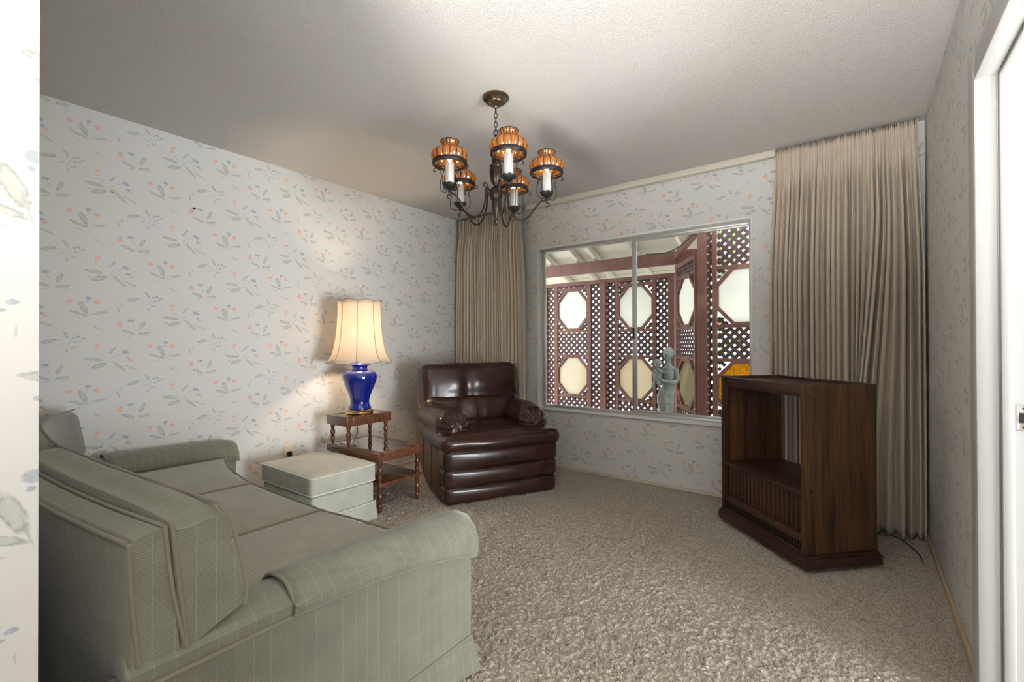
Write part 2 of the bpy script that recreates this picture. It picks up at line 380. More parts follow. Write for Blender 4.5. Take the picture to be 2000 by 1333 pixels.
def soft(sx, sy, sz, r=.03, n=14, puff=(0, 0, 0), nz=0, nseed=0, nscale=6):
    """rounded, puffed cushion block centred at the origin"""
    bm = nb(); bmesh.ops.create_cube(bm, size=2)
    bmesh.ops.subdivide_edges(bm, edges=bm.edges[:], cuts=n, use_grid_fill=True)
    hx, hy, hz = sx/2, sy/2, sz/2
    def warp(t):
        return math.sin(t*PI/2)*.35+t*.65
    for v in bm.verts:
        q = Vector((warp(v.co.x), warp(v.co.y), warp(v.co.z)))
        p = Vector((q.x*hx, q.y*hy, q.z*hz))
        rr_ = min(r, hx, hy, hz)
        c = Vector((max(-hx+rr_, min(hx-rr_, p.x)), max(-hy+rr_, min(hy-rr_, p.y)), max(-hz+rr_, min(hz-rr_, p.z))))
        d = p-c
        if d.length > 1e-9: d = d.normalized()*rr_
        p = c+d
        fx = (1-q.y**2)*(1-q.z**2); fy = (1-q.x**2)*(1-q.z**2); fz = (1-q.x**2)*(1-q.y**2)
        p.x += puff[0]*fx*q.x; p.y += puff[1]*fy*q.y; p.z += puff[2]*fz*q.z
        if nz:
            p += noise.noise_vector(p*nscale+Vector((nseed, nseed*2, 0)))*nz
        v.co = p
    return bm
def xf(bm, loc=(0, 0, 0), rx=0, ry=0, rz=0, f=None):
    m = Matrix.Translation(loc) @ Matrix.Rotation(rz, 4, 'Z') @ Matrix.Rotation(ry, 4, 'Y') @ Matrix.Rotation(rx, 4, 'X')
    bmesh.ops.transform(bm, matrix=m, verts=bm.verts)
    if f:
        for v in bm.verts: v.co = Vector(f(v.co))
    return bm
def join(a, b):
    me = bpy.data.meshes.new('tmp'); b.to_mesh(me); b.free(); a.from_mesh(me); bpy.data.meshes.remove(me); return a
def struct(name, bm, m, uvf=None, smooth=False, uv=True):
    return tag(obj(name, bm, m, None, uvf, smooth, uv=uv), kind='structure')

# ------------------------------------------------------------------ setting
uvL = lambda c, n: (c.y, c.z)                       # left wall
uvB = lambda c, n: (c.x+2.069+.607+.010, c.z+(2.308-.417)-.489*4)   # window wall
uvR = lambda c, n: (-c.y+.2, c.z+.1)
uvCap = lambda c, n: (c.y+.50, c.z+.947)
bm = nb(); box(bm, XL-.1, XL, -3, YB+.12, -.02, H); struct('wall_left', bm, M_PAPER, uvL)
bm = nb()
box(bm, XL-.1, WX0, YB, YB+.12, -.02, H); box(bm, WX1, XR+.12, YB, YB+.12, -.02, H)
box(bm, WX0, WX1, YB, YB+.12, -.02, WZ0); box(bm, WX0, WX1, YB, YB+.12, WZ1, H)
struct('wall_back', bm, M_PAPER, uvB)
YD = 2.03      # far jamb of the doorway on the right
bm = nb(); box(bm, XR, XR+.13, YD, YB+.12, -.02, H); box(bm, XR, XR+.13, .9, YD, 1.985, H); box(bm, XR, XR+.13, -3, .9, -.02, H)
struct('wall_right', bm, M_PAPER, uvR)
bm = nb(); box(bm, XL-.1, -1.007, -.02, YF, -.02, H); struct('wall_front', bm, M_PAPER, uvCap)
bm = nb(); box(bm, XL-.1, XR+3.2, -3.1, -3.0, -.02, .2); box(bm, XL-.1, XR+3.2, -3.1, -3.0, 2.3, H)
box(bm, XL-.1, XR+3.2, -3.1, -3.0, .2, 2.3); struct('wall_rear', bm, M_WHITE)
bm = nb(); box(bm, XR+3.1, XR+3.2, -3, 4, -.02, H); box(bm, XR+.13, XR+3.1, 3.9, 4, -.02, H); struct('wall_hall', bm, M_WHITE)
bm = nb(); box(bm, XL-.1, XR+3.2, -3.1, 4.0 if False else YB+.12, H, H+.1); box(bm, XR+.12, XR+3.2, YB+.12, 4, H, H+.1); struct('ceiling', bm, M_CEIL)
# carpeted floor: a fine grid, displaced pile
def make_floor():
    def grid(x0, x1, y0, y1, d):
        nx = int((x1-x0)/d)+1; ny = int((y1-y0)/d)+1
        xs = np.linspace(x0, x1, nx); ys = np.linspace(y0, y1, ny)
        X, Y = np.meshgrid(xs, ys); rng = np.random.default_rng(3)
        jit = d*.42
        Xj = X+rng.uniform(-jit, jit, X.shape); Yj = Y+rng.uniform(-jit, jit, X.shape)
        Z = rng.uniform(-.010, .0085, X.shape)*.85
        big = np.sin(X*7+np.sin(Y*5)*2)*np.sin(Y*6+X*2)*.0012
        Z += big
        Xj[:, 0] = x0; Xj[:, -1] = x1; Yj[0, :] = y0; Yj[-1, :] = y1
        co = np.stack([Xj, Yj, Z], -1).reshape(-1, 3)
        i = np.arange(nx*ny).reshape(ny, nx)
        f = np.stack([i[:-1, :-1], i[:-1, 1:], i[1:, 1:], i[1:, :-1]], -1).reshape(-1, 4)
        return co, f
    A = grid(XL, XR+.03, .1, YB, .0066)
    co, f = A
    me = bpy.data.meshes.new('floor'); me.vertices.add(len(co)); me.vertices.foreach_set('co', co.ravel())
    me.loops.add(f.size); me.loops.foreach_set('vertex_index', f.ravel().astype(np.int32))
    me.polygons.add(len(f)); me.polygons.foreach_set('loop_start', np.arange(0, f.size, 4, dtype=np.int32))
    me.update(calc_edges=True); me.validate()
    me.materials.append(M_CARPET)
    o = bpy.data.objects.new('floor', me); C().objects.link(o); tag(o, kind='structure')
make_floor()
bm = nb(); box(bm, XL-.1, XR+3.2, -3.1, YB+.4, -.1, -.012); struct('floor_hall', bm, M_CARPET)
# baseboards
bm = nb(); box(bm, XL, XR, YB-.012, YB, .0, .028, .004); struct('baseboard_back', bm, M_BASEP)
bm = nb(); box(bm, XR-.014, XR, 2.14, YB-.012, .0, .032, .004); struct('baseboard_right', bm, M_BASE)
bm = nb(); box(bm, XL, XL+.012, YF, YB-.012, 0, .03, .004); struct('baseboard_left', bm, M_BASEP)
# doorway trim on the right
bm = nb()
box(bm, XR-.024, XR-.0005, YD-.026, YD+.090, 0, 1.95+.090, .004); box(bm, XR-.024, XR-.0005, .9, YD-.026, 1.957, 1.95+.090, .004)
struct('trim_1', bm, M_WHITE, smooth=True)
bm = nb()
box(bm, XR-.028, XR+.021, YD-.035, YD+.02, 0, 1.984, .003)
box(bm, XR+.0255, XR+.0515, YD-.045, YD+.02, 0, 1.984, .003)
box(bm, XR+.051, XR+.129, YD-.020, YD+.03, 0, 1.984, .002)
box(bm, XR+.020, XR+.027, YD-.022, YD+.02, 0, 1.984)
box(bm, XR-.028, XR+.021, .9, YD-.034, 1.945, 1.984, .003); box(bm, XR+.0255, XR+.0515, .9, YD-.044, 1.937, 1.984, .003); box(bm, XR+.051, XR+.129, .9, YD-.019, 1.962, 1.984)
box(bm, XR+.020, XR+.027, .9, YD-.021, 1.958, 1.984)
struct('door_1', bm, M_WHITE, smooth=True)
sp = nb(); box(sp, XR+.0585, XR+.086, YD-.0235, YD-.0195, .868, .946, .001)
so_ = obj('strike_plate', sp, M_CHROME); tag(so_, 'small metal strike plate set in the white door jamb', 'strike plate')
h = nb(); box(h, XR+.064, XR+.080, YD-.0245, YD-.0232, .892, .922, .0); obj('latch_hole', h, M_DARK, so_)
for z in (.879, .935):
    h = nb(); bmesh.ops.create_icosphere(h, subdivisions=2, radius=.003); xf(h, (XR+.073, YD-.0238, z)); obj('screw', h, M_DARK, so_)

# window
bm = nb(); d0 = YB+.002; d1 = YB+.115
box(bm, WX0-.0, WX0+.012, YB-.008, d1, WZ0, WZ1, .002); box(bm, WX1-.012, WX1, YB-.004, d1, WZ0, WZ1, .002)
box(bm, WX0, WX1, YB-.008, d1, WZ1-.012, WZ1+.004, .002)
M_WIN = mat('window_paint', (.84, .84, .82), .4)
wj = struct('window_1', bm, M_WIN, smooth=True)
bm = nb(); box(bm, WX0-.012, WX1+.012, YB-.022, YB+.115, WZ0-.012, WZ0+.006, .004); obj('window_sill', bm, M_WIN, wj)
yf0 = YB+.055; yf1 = YB+.098
bm = nb(); box(bm, WX0+.012, WX0+.034, yf0, yf1, WZ0+.006, WZ1-.012, .002); box(bm, WX1-.034, WX1-.012, yf0, yf1, WZ0+.006, WZ1-.012, .002)
box(bm, WX0+.034, WX1-.034, yf0, yf1, WZ1-.034, WZ1-.012, .002); box(bm, WX0+.034, WX1-.034, yf0, yf1, WZ0+.006, WZ0+.030, .002)
obj('window_frame', bm, M_ALU, wj)
bm = nb(); box(bm, -1.507, -1.472, yf0-.004, yf0+.028, WZ0+.03, WZ1-.034, .003); obj('meeting_rail', bm, M_ALU, wj)
bm = nb(); box(bm, WX0+.034, -1.49, yf0+.026, yf0+.030, WZ0+.03, WZ1-.034); obj('pane', bm, M_GLASS, wj, smooth=False)
bm = nb(); box(bm, -1.49, WX1-.034, yf0+.010, yf0+.014, WZ0+.03, WZ1-.034); obj('pane', bm, M_GLASS, wj, smooth=False)
for zz in ((WZ0+.03, WZ0+.05), (WZ1-.05, WZ1-.034)):
    bm = nb(); box(bm, -1.472, WX1-.034, yf0, yf0+.02, *zz, .002); obj('sash_rail', bm, M_ALU, wj)
bm = nb(); box(bm, -1.502, -1.486, yf0-.014, yf0-.004, 1.17, 1.26, .003); obj('latch', bm, M_DARK, wj)

# curtain track
tr = nb(); box(tr, -2.50, -.44, YB-.075, YB-.03, H-.045, H, .003)
tag(obj('curtain_track', tr, mat('cream_track', (.66, .62, .53), .5)), 'thin cream curtain track along the ceiling above the window', 'curtain track')

def curtain(name, x0, x1, xb0, xb1, zb, zt, npl, seed, label, sweep=0):
    rnd = random.Random(seed)
    nx, nz = npl*12, 60
    ph = [rnd.uniform(-.9, .9) for _ in range(npl+2)]; am = [rnd.uniform(.55, 1.25) for _ in range(npl+2)]
    wd = [rnd.uniform(.7, 1.4) for _ in range(npl)]; tot = sum(wd); cum = [0]
    for q in wd: cum.append(cum[-1]+q/tot)
    bm = nb(); rows = []; uvl = bm.loops.layers.uv.verify()
    for j in range(nz+1):
        t = j/nz; z = zt+(zb-zt)*(t**1.0)
        row = []
        d = (zt-z)
        for i in range(nx+1):
            k = min(i//12, npl-1); f = (i-k*12)/12
            s = cum[k]+(cum[k+1]-cum[k])*f
            X = x0+(x1-x0)*s
            Xb = xb0+(xb1-xb0)*s
            g = min(1, max(0, (d-.02)/.9)); g = g*g*(3-2*g)
            x = X*(1-g)+Xb*g
            amp = (.010 if d < .10 else .010+.030*min(1, (d-.10)/.22))*am[k]
            if sweep:
                q = max(0, min(1, (s-.55)/.45)); amp *= 1+.9*q*min(1, d/1.0)
            w_ = math.cos(2*PI*f)
            # sharp pinch in the heading
            pinch = (.015*math.cos(6*PI*f) if d < .115 else .015*math.cos(6*PI*f)*math.exp(-((d-.115)/.05)**2))
            y = -amp*w_*(1+.12*math.sin(z*3+ph[k]*4))+pinch+.004*math.sin(8*PI*f+ph[k])*(1 if d > .12 else 2.2)
            x += (x1-x0)/npl*.16*math.sin(2*PI*f+ph[k])*min(1, d/.5)
            if sweep:
                # the outer panels swing towards the window on the way down
                q = math.exp(-((s-.74)/.10)**2)
                x -= sweep*q*min(1, max(0, (d-.5)/1.5))**1.3
                y -= .05*q*min(1, max(0, (d-.4)/1.2))
            row.append(bm.verts.new((x, y, z+.004*math.sin(s*40))))
        rows.append(row)
    for j in range(nz):
        for i in range(nx):
            fc = bm.faces.new((rows[j][i], rows[j][i+1], rows[j+1][i+1], rows[j+1][i]))
            for lp, (a, b) in zip(fc.loops, ((i, j), (i+1, j), (i+1, j+1), (i, j+1))): lp[uvl].uv = (a/nx*1.6*(x1-x0)*1.6, b/nz*2.4)
    t = thing(name, ((x0+x1)/2, YB-.095, 0), label, 'curtain')
    for v in bm.verts: v.co.x -= (x0+x1)/2
    o = obj('curtain_panel', bm, M_CURT, t, uv=False, ang=180)
    md = o.modifiers.new('t', 'SOLIDIFY'); md.thickness = .003
    return t
curtain('curtain', -3.33, -2.535, -3.345, -2.50, .02, 2.418, 26, 4, 'cream pleated floor-length curtain behind the brown recliner, left of the window')
curtain('curtain', -.435, .280, -.47, .303, .012, 2.425, 26, 9, 'cream pleated floor-length curtain behind the walnut stand, right of the window', sweep=.12)

# outlet, nails, cable
t = thing('wall_outlet', (XL, 1.737, .30), 'ivory electrical outlet on the wallpaper above the ottoman', 'outlet')
bm = nb(); box(bm, 0, .006, -.036, .036, -.02, .095, .002); obj('cover_plate', bm, M_PLATE, t)
bm = nb(); box(bm, .006, .022, -.012, .02, .0, .035, .004); obj('plug', bm, M_DARK, t)
for i, (y, z, lb) in enumerate(((.725, 2.006, 'small brass nail high in the wallpaper, the one further from the window'), (1.128, 2.003, 'small dark nail high in the wallpaper, the one nearer the lamp'))):
    bm = nb(); lathe(bm, [(0, .012), (.004, .012), (.0075, .009), (.0075, .007), (.002, .006), (.002, -.004)], seg=12)
    xf(bm, (XL, y, z), ry=PI/2); tag(obj('nail', bm, M_BRASS if i == 0 else M_BRONZE), lb, 'nail')
bm = nb(); tube(bm, catmull([(.03, 3.43, .012), (.103, 3.44, .014), (.15, 3.436, .018), (.188, 3.426, .012), (.235, 3.30, .012), (.252, 3.20, .016), (.254, 3.119, .02)], 8), .0035, 8)
cb = obj('coaxial_cable', bm, M_DARK); tag(cb, 'thin black cable lying on the carpet by the right curtain', 'cable')
bm = nb(); tube(bm, [(.254, 3.125, .02), (.254, 3.10, .021)], .0055, 10); obj('connector', bm, M_CHROME, cb)

# ------------------------------------------------------------------ recliner
def recliner():
    t = thing('recliner', (-2.281, 2.262, 0), 'dark brown leather recliner with padded arms, beside the tiered table', 'armchair', math.atan2(.88524, .46514))
    W = .89
    side = [(.13, .02), (.45, .02), (.60, .075), (.78, .185), (.845, .26), (.825, .40), (.78, .475), (.72, .50), (.15, .49), (.13, .47)]
    for s, x0, x1 in ((0, .0, .055), (1, W-.055, W)):
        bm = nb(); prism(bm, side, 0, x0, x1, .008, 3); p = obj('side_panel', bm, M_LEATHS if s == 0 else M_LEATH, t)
        if s == 0:
            for yy in (.345, .60):
                b2 = nb(); tube(b2, [(-.0015, yy, .04 if yy < .5 else .09), (-.0015, yy, .47)], .0022, 6); obj('seam', b2, M_DARK, p)
            b2 = nb(); lathe(b2, [(0, .004), (.02, .004), (.024, .0), (.024, -.004)], seg=24)
            for v in b2.verts: v.co.x *= 1.9
            xf(b2, (-.001, .24, .405), ry=-PI/2); hd = obj('release_handle', b2, M_BRONZE, p)
            b3 = nb(); lathe(b3, [(0, .0062), (.014, .0062), (.017, .004)], seg=20)
            for v in b3.verts: v.co.x *= 2.1
            xf(b3, (-.001, .24, .405), ry=-PI/2); obj('finger_pull', b3, M_DARK, hd)
    bm = nb(); box(bm, .05, W-.05, .06, .76, .03, .42, .02); obj('base', bm, M_LEATH, t)
    for z0, z1, yy, sx in ((0.004, .130, .0, .0), (.118, .255, -.004, -.004), (.243, .388, -.010, -.008)):
        bm = soft(W-2*sx, .18, z1-z0, .034, 20, (0, .016, .0), .0018, z0*50, 5)
        xf(bm, (W/2, .088+yy, (z0+z1)/2)); obj('footrest_roll', bm, M_LEATH, t)
    bm = soft(W+.05, .68, .115, .05, 26, (0, .025, .035), .006, 5, 5)
    def sf(c):
        z = c.z-.012*max(0, -(c.y-.0)/.34)
        return (c.x, c.y, z)
    xf(bm, (W/2, .305, .425), f=None); obj('seat_cushion', bm, M_LEATH, t)
    # arms: fat pillows drooping over the front
    for s in (0, 1):
        bm = soft(.225, .62, .17, .075, 22, (.010, .02, .02), .005, 11+s, 7)
        for v in bm.verts:
            k = max(0, (-v.co.y)/.30)          # 1 at the nose
            v.co.z *= 1+.28*k; v.co.z -= .05*k*k; v.co.x *= 1+.10*k
            # gathers at the nose
            if v.co.y < -.16:
                a = math.atan2(v.co.z+.04, v.co.x); v.co.y += .006*math.cos(a*14)*min(1, (-.16-v.co.y)/.08)
        xf(bm, (.104 if s == 0 else W-.100, .44, .548), rz=.06 if s == 0 else -.03)
        a = obj('arm_pad', bm, M_LEATH, t)
        bm = nb(); cx = .104 if s == 0 else W-.10
        tube(bm, catmull([(cx-.085+.02*s, .150, .50), (cx-.02, .128, .505), (cx+.06, .135, .49), (cx+.105, .165, .47)], 6), .0025, 6)
        obj('seam', bm, M_DARK, a)
        bm = nb(); x0 = .05 if s == 0 else W-.2; box(bm, x0, x0+.15, .12, .72, .36, .50, .03, 3); obj('arm_base', bm, M_LEATH, t)
    # back shell, lower and upper cushions, all leaning back
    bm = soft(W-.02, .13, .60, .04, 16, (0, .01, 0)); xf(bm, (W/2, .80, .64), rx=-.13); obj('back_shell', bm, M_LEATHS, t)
    def wr(bm, cx, amt, seed):
        for v in bm.verts:
            d = (v.co.x-cx)
            v.co.y += amt*math.exp(-(d/.05)**2)+amt*.35*math.sin(v.co.x*95+seed)*math.exp(-(d/.22)**2)
        return bm
    bm = soft(.86, .20, .30, .08, 26, (0, .05, .01), .007, 3, 7); wr(bm, -.12, .028, 0)
    xf(bm, (W/2, .66, .555), rx=-.24); obj('lumbar_cushion', bm, M_LEATH, t)
    bm = soft(W-.015, .19, .345, .055, 30, (0, .045, .01), .006, 8, 6); wr(bm, -.06, .020, 2)
    for v in bm.verts:
        if v.co.z < -.08: v.co.y -= .012*(-.08-v.co.z)/.1
    xf(bm, (W/2, .735, .785), rx=-.12); u = obj('headrest_cushion', bm, M_LEATH, t)
    bm = nb()
    m4 = Matrix.Translation((W/2, .735, .785)) @ Matrix.Rotation(-.12, 4, 'X')
    hw, hh = (W-.015)/2-.012, .1725-.012
    loop = catmull([(-hw, -.068, -hh), (-hw-.005, -.07, 0), (-hw, -.068, hh-.02), (-hw+.03, -.068, hh), (0, -.07, hh+.008), (hw-.03, -.068, hh), (hw, -.068, hh-.02), (hw+.005, -.07, 0), (hw, -.068, -hh)], 8)
    tube(bm, [m4 @ Vector(p) for p in loop], .003, 6); obj('piping', bm, M_DARK, u)
    return t
recliner()

# ------------------------------------------------------------------ tiered table
def turned(h, r=.017):
    P = [(.0, 0), (.55, 0), (.62, .02), (.75, .14), (1.0, .22), (.9, .30), (.62, .33), (.95, .36), (.62, .39), (.9, .45), (1.05, .55), (.95, .65), (.6, .72), (.9, .76), (.6, .80), (1.0, .86), (1.0, 1.0), (0, 1.0)]
    return [(a*r, b*h) for a, b in P]
TX0, TX1, TY0, TY1 = -3.165, -2.541, 1.907, 2.293
tb = thing('tiered_end_table', (-2.85, 2.10, 0), 'reddish wood two-tier step table carrying the blue lamp', 'end table')
def T(x, y): return x+2.85, y-2.10
def tbox(bm, x0, x1, y0, y1, z0, z1, b=.003): box(bm, x0+2.85, x1+2.85, y0-2.10, y1-2.10, z0, z1, b)
for nm, x0, x1, z0, z1 in (('lower_top', TX0, TX1, .342, .402), ('upper_top', TX0, -2.900, .541, .609)):
    bm = nb(); fwid = .05
    tbox(bm, x0, x1, TY0, TY0+fwid, z0, z1); tbox(bm, x0, x1, TY1-fwid, TY1, z0, z1)
    tbox(bm, x0, x0+fwid, TY0+fwid-.001, TY1-fwid+.001, z0, z1, .002); tbox(bm, x1-fwid, x1, TY0+fwid-.001, TY1-fwid+.001, z0, z1, .002)
    tbox(bm, x0+fwid-.002, x1-fwid+.002, TY0+fwid-.002, TY1-fwid+.002, z0+.01, z1-.008, 0)
    p = obj(nm, bm, M_CHERRY, tb)
    bm = nb(); tbox(bm, x0+fwid, x1-fwid, TY0+fwid, TY1-fwid, z1-.008, z1-.002, 0)
    obj('glass_inset', bm, mat('smoked_glass_inset', (.05, .042, .035), .03, spec=.9, coat=1), p)
for x in (TX0+.035, TX1-.03):
    for y in (TY0+.03, TY1-.03):
        bm = nb(); X, Y = T(x, y); lathe(bm, turned(.175, .0165)[::-1] if False else turned(.175, .0165), X, Y, 20)
        lathe(bm, [(a, .20+b) for a, b in turned(.142, .0165)], X, Y, 20); lathe(bm, [(.013, .17), (.013, .205)], X, Y, 16)
        obj('leg', bm, M_CHERRYV, tb)
for x in (TX0+.035, -2.930):
    for y in (TY0+.03, TY1-.03):
        bm = nb(); X, Y = T(x, y); lathe(bm, [(a, .402+b) for a, b in turned(.139, .0165)], X, Y, 20); obj('riser_leg', bm, M_CHERRYV, tb)
bm = nb(); tbox(bm, TX0+.015, TX1+.0, TY0+.005, TY1-.005, .178, .200); obj('shelf', bm, M_CHERRY, tb)

# ------------------------------------------------------------------ table lamp
lp = thing('table_lamp', (-3.03, 2.10, .609), 'blue ceramic urn lamp with cream scalloped shade, lit, on the tiered table', 'lamp')
bm = nb(); lathe(bm, [(0, 0), (.098, 0), (.101, .008), (.096, .018), (.098, .024), (.088, .032), (0, .034)], seg=48); obj('base', bm, M_BRASS, lp)
K = .000724
vp = [(0, 1240), (100, 1240), (117, 1228), (113, 1212), (98, 1180), (95, 1150), (103, 1110), (125, 1050), (150, 990), (170, 930), (177, 890), (168, 855), (140, 832), (90, 822), (76, 812), (78, 790), (84, 780), (106, 772), (106, 764), (85, 756), (74, 745), (72, 725), (30, 720), (0, 720)]
bm = nb(); lathe(bm, [(r*K, .026+(1240-y)*K) for r, y in vp], seg=64); obj('urn', bm, M_BLUE, lp, ang=70)
bm = nb(); lathe(bm, [(.006, .39), (.006, .50), (.014, .50), (.014, .56), (0, .56)], seg=16); obj('stem', bm, M_BRASS, lp)
bm = nb(); bmesh.ops.create_icosphere(bm, subdivisions=3, radius=.03); xf(bm, (0, 0, .60)); bulb = obj('bulb', bm, emit('lamp_bulb', (1, .80, .52), 18), lp)
sz = [(.243, .392), (.224, .405), (.203, .445), (.188, .495), (.174, .575), (.165, .665), (.160, .755), (.159, .80), (.161, .848)]
va = math.atan2(-2.10, 3.03)      # towards the camera
def shade():
    bm = nb(); seg = 96; rings = []
    for j, (r, z) in enumerate(sz):
        ring = []
        for k in range(seg):
            a = 2*PI*k/seg; f = (k % 12)/12; bulge = math.sin(PI*f)
            flat = 1-.035*(1-math.cos((f-.5)*2*PI/8)/1)*0
            rr_ = r*(1-.045+.045*bulge)
            zz = z+((.0 if 0 < j < 8 else 0))
            if j <= 1: zz = z-.012*bulge*(1-j*.7)+.004
            if j >= 7: zz = z+.014*bulge*(j-6)/2-.006
            ring.append(bm.verts.new((rr_*math.cos(va-.11+a), rr_*math.sin(va-.11+a), zz)))
        rings.append(ring)
    for A, B in zip(rings, rings[1:]):
        for k in range(seg): bm.faces.new((A[k], A[(k+1) % seg], B[(k+1) % seg], B[k]))
    lines = [[rings[j][k].co.copy() for j in range(len(sz))] for k in range(0, seg, 12)]
    rims = [[v.co.copy() for v in rings[0]], [v.co.copy() for v in rings[-1]]]
    s = obj('lamp_shade', bm, M_SHADE, lp, ang=80)
    md = s.modifiers.new('t', 'SOLIDIFY'); md.thickness = .0012
    for l in lines:
        bm = nb(); tube(bm, catmull([p*1.0+Vector((p.x, p.y, 0)).normalized()*.002 for p in l], 3), .0026, 6); obj('rib_braid', bm, M_TRIM, s)
    for l in rims:
        bm = nb(); tube(bm, l, .0032, 6, closed=True); obj('rim_braid', bm, M_TRIM, s)
shade()
point('lamp_light', (0, 0, .60), 46, (1, .76, .52), .035, lp)
bm = nb(); tube(bm, catmull([(-.06, -.03, .002), (.06, -.085, .003), (.13, -.12, -.01)], 6), .0025, 6)
bm.free()
# cord dropping behind the upper tier onto the lower top
bm = nb(); tube(bm, catmull([(.115, -.10, -.075), (.112, -.095, -.12), (.10, -.11, -.165), (.10, -.13, -.199), (.17, -.142, -.2035), (.05, -.15, -.2035), (-.02, -.155, -.2035)], 8), .0022, 6)
for v in bm.verts: v.co += Vector((-3.03, 2.10, .609))
tag(obj('power_cord', bm, M_DARK), 'thin dark lamp cord hanging between the two tiers of the table', 'cord')

# ------------------------------------------------------------------ ottoman
ot = thing('ottoman', (-2.805, 1.633, 0), 'pale green velvet ottoman with piped cushion top, beside the tiered table', 'ottoman')
OW, OD = .61, .445
bm = soft(OW, OD, .115, .018, 22, (.004, .004, .022)); xf(bm, (0, 0, .305)); c = obj('cushion', bm, M_OTT, ot)
def looprect(hx, hy, z, r=.02, dz=0, n=6):
    P = []
    for cx, cy, a0 in ((hx-r, hy-r, 0), (-hx+r, hy-r, PI/2), (-hx+r, -hy+r, PI), (hx-r, -hy+r, 1.5*PI)):
        for k in range(n+1):
            a = a0+PI/2*k/n; P.append(Vector((cx+r*math.cos(a), cy+r*math.sin(a), z)))
    return P
for z in (.356, .256):
    bm = nb(); tube(bm, looprect(OW/2-.002, OD/2-.002, z), .0052, 6, closed=True); obj('piping', bm, M_OTTP, c)
bm = nb(); box(bm, -OW/2+.010, OW/2-.010, -OD/2+.010, OD/2-.010, .03, .243, .014, 3); obj('body', bm, M_OTT, ot)
def skirt(hx, hy, z0, z1, flare, r=.015, wav=.004):
    bm = nb(); P = looprect(hx, hy, 0, r, n=3); 
    full = []
    for i, p in enumerate(P):
        q = P[(i+1) % len(P)]; n = max(1, int((q-p).length/.02))
        for k in range(n): full.append(p.lerp(q, k/n))
    rows = []
    for j in range(7):
        t = j/6; row = []
        for i, p in enumerate(full):
            s = 1+flare*t/max(hx, hy); d = Vector((p.x, p.y, 0)); cor = math.exp(-((abs(p.x)-hx)**2+(abs(p.y)-hy)**2)/.003)
            off = d.normalized()*(flare*t*(.35+.65*cor)+wav*t*math.sin(i*1.1)*math.sin(i*.37))
            row.append(bm.verts.new((p.x+off.x, p.y+off.y, z1+(z0-z1)*t)))
        rows.append(row)
    N = len(full)
    for a, b in zip(rows, rows[1:]):
        for i in range(N): bm.faces.new((a[i], a[(i+1) % N], b[(i+1) % N], b[i]))
    return bm
bm = skirt(OW/2+.001, OD/2+.001, .004, .118, .014); sk = obj('skirt', bm, M_OTT, ot); md = sk.modifiers.new('t', 'SOLIDIFY'); md.thickness = .004; md.offset = -1
bm = nb(); tube(bm, looprect(OW/2+.001, OD/2+.001, .118), .004, 6, closed=True); obj('piping', bm, M_OTTP, sk)

# ------------------------------------------------------------------ sofa (world numbers, then shifted to its base)
SB = Vector((-2.18, .68, 0))
sf = thing('sofa', SB, 'sage green three-seat sofa with rolled capped arms along the front wall', 'sofa')
def cv(x):
    c = .09*((x+2.18)/1.1)**2
    if x < -2.5: c += .22*(-2.5-x)**2
    return c
def world2s(bm, curve=True):
    for v in bm.verts:
        c = v.co.copy()
        if curve: c.y += cv(c.x)
        v.co = c-SB
    return bm
uvX = lambda c, n: (c.x, c.y+c.z)              # stripes run up the cloth
uvSide = lambda c, n: (c.y, c.z+c.x)
def strip(prof, x0, x1, n, curve=True, zf=None):
    """closed profile (y,z) swept along x"""
    bm = nb(); rings = []
    for i in range(n+1):
        x = x0+(x1-x0)*i/n
        rings.append([bm.verts.new((x, y, z if zf is None else zf(x, y, z))) for y, z in prof])
    m = len(prof)
    for a, b in zip(rings, rings[1:]):
        for k in range(m): bm.faces.new((a[k], a[(k+1) % m], b[(k+1) % m], b[k]))
    bm.faces.new(rings[0][::-1]); bm.faces.new(rings[-1])
    return world2s(bm, curve)
XA, XZ = -1.085, -3.29
# back frame
fr = [(.185, .10), (.163, .752), (.175, .766), (.215, .776), (.228, .770), (.250, .50), (.30, .30), (.33, .10)]
bm = strip(fr, XA, XZ, 24); bf = obj('back_frame', bm, M_SOFA, sf, lambda c, n: (c.y, c.z) if abs(n.x) > .7 else (c.x, c.z+c.y), ang=30)
def pipe(pts, parent, r=.0040, curve=True, n=3):
    P = catmull(pts, n); Q = []
    for p in P:
        c = Vector(p)
        if curve: c.y += cv(c.x)
        Q.append(c-SB)
    bm = nb(); tube(bm, Q, r, 7); return obj('piping', bm, M_PIPE, parent)
pipe([(x, .165, .762) for x in np.linspace(XA, XZ, 14)], bf)
pipe([(x, .222, .778) for x in np.linspace(XA, XZ, 14)], bf)
pipe([(XA+.001, .165, .762), (XA+.001, .172, .63), (XA+.001, .183, .50), (XA+.001, .186, .35)], bf)
pipe([(XA+.001, .222, .778), (XA+.001, .236, .64), (XA+.001, .262, .50)], bf)
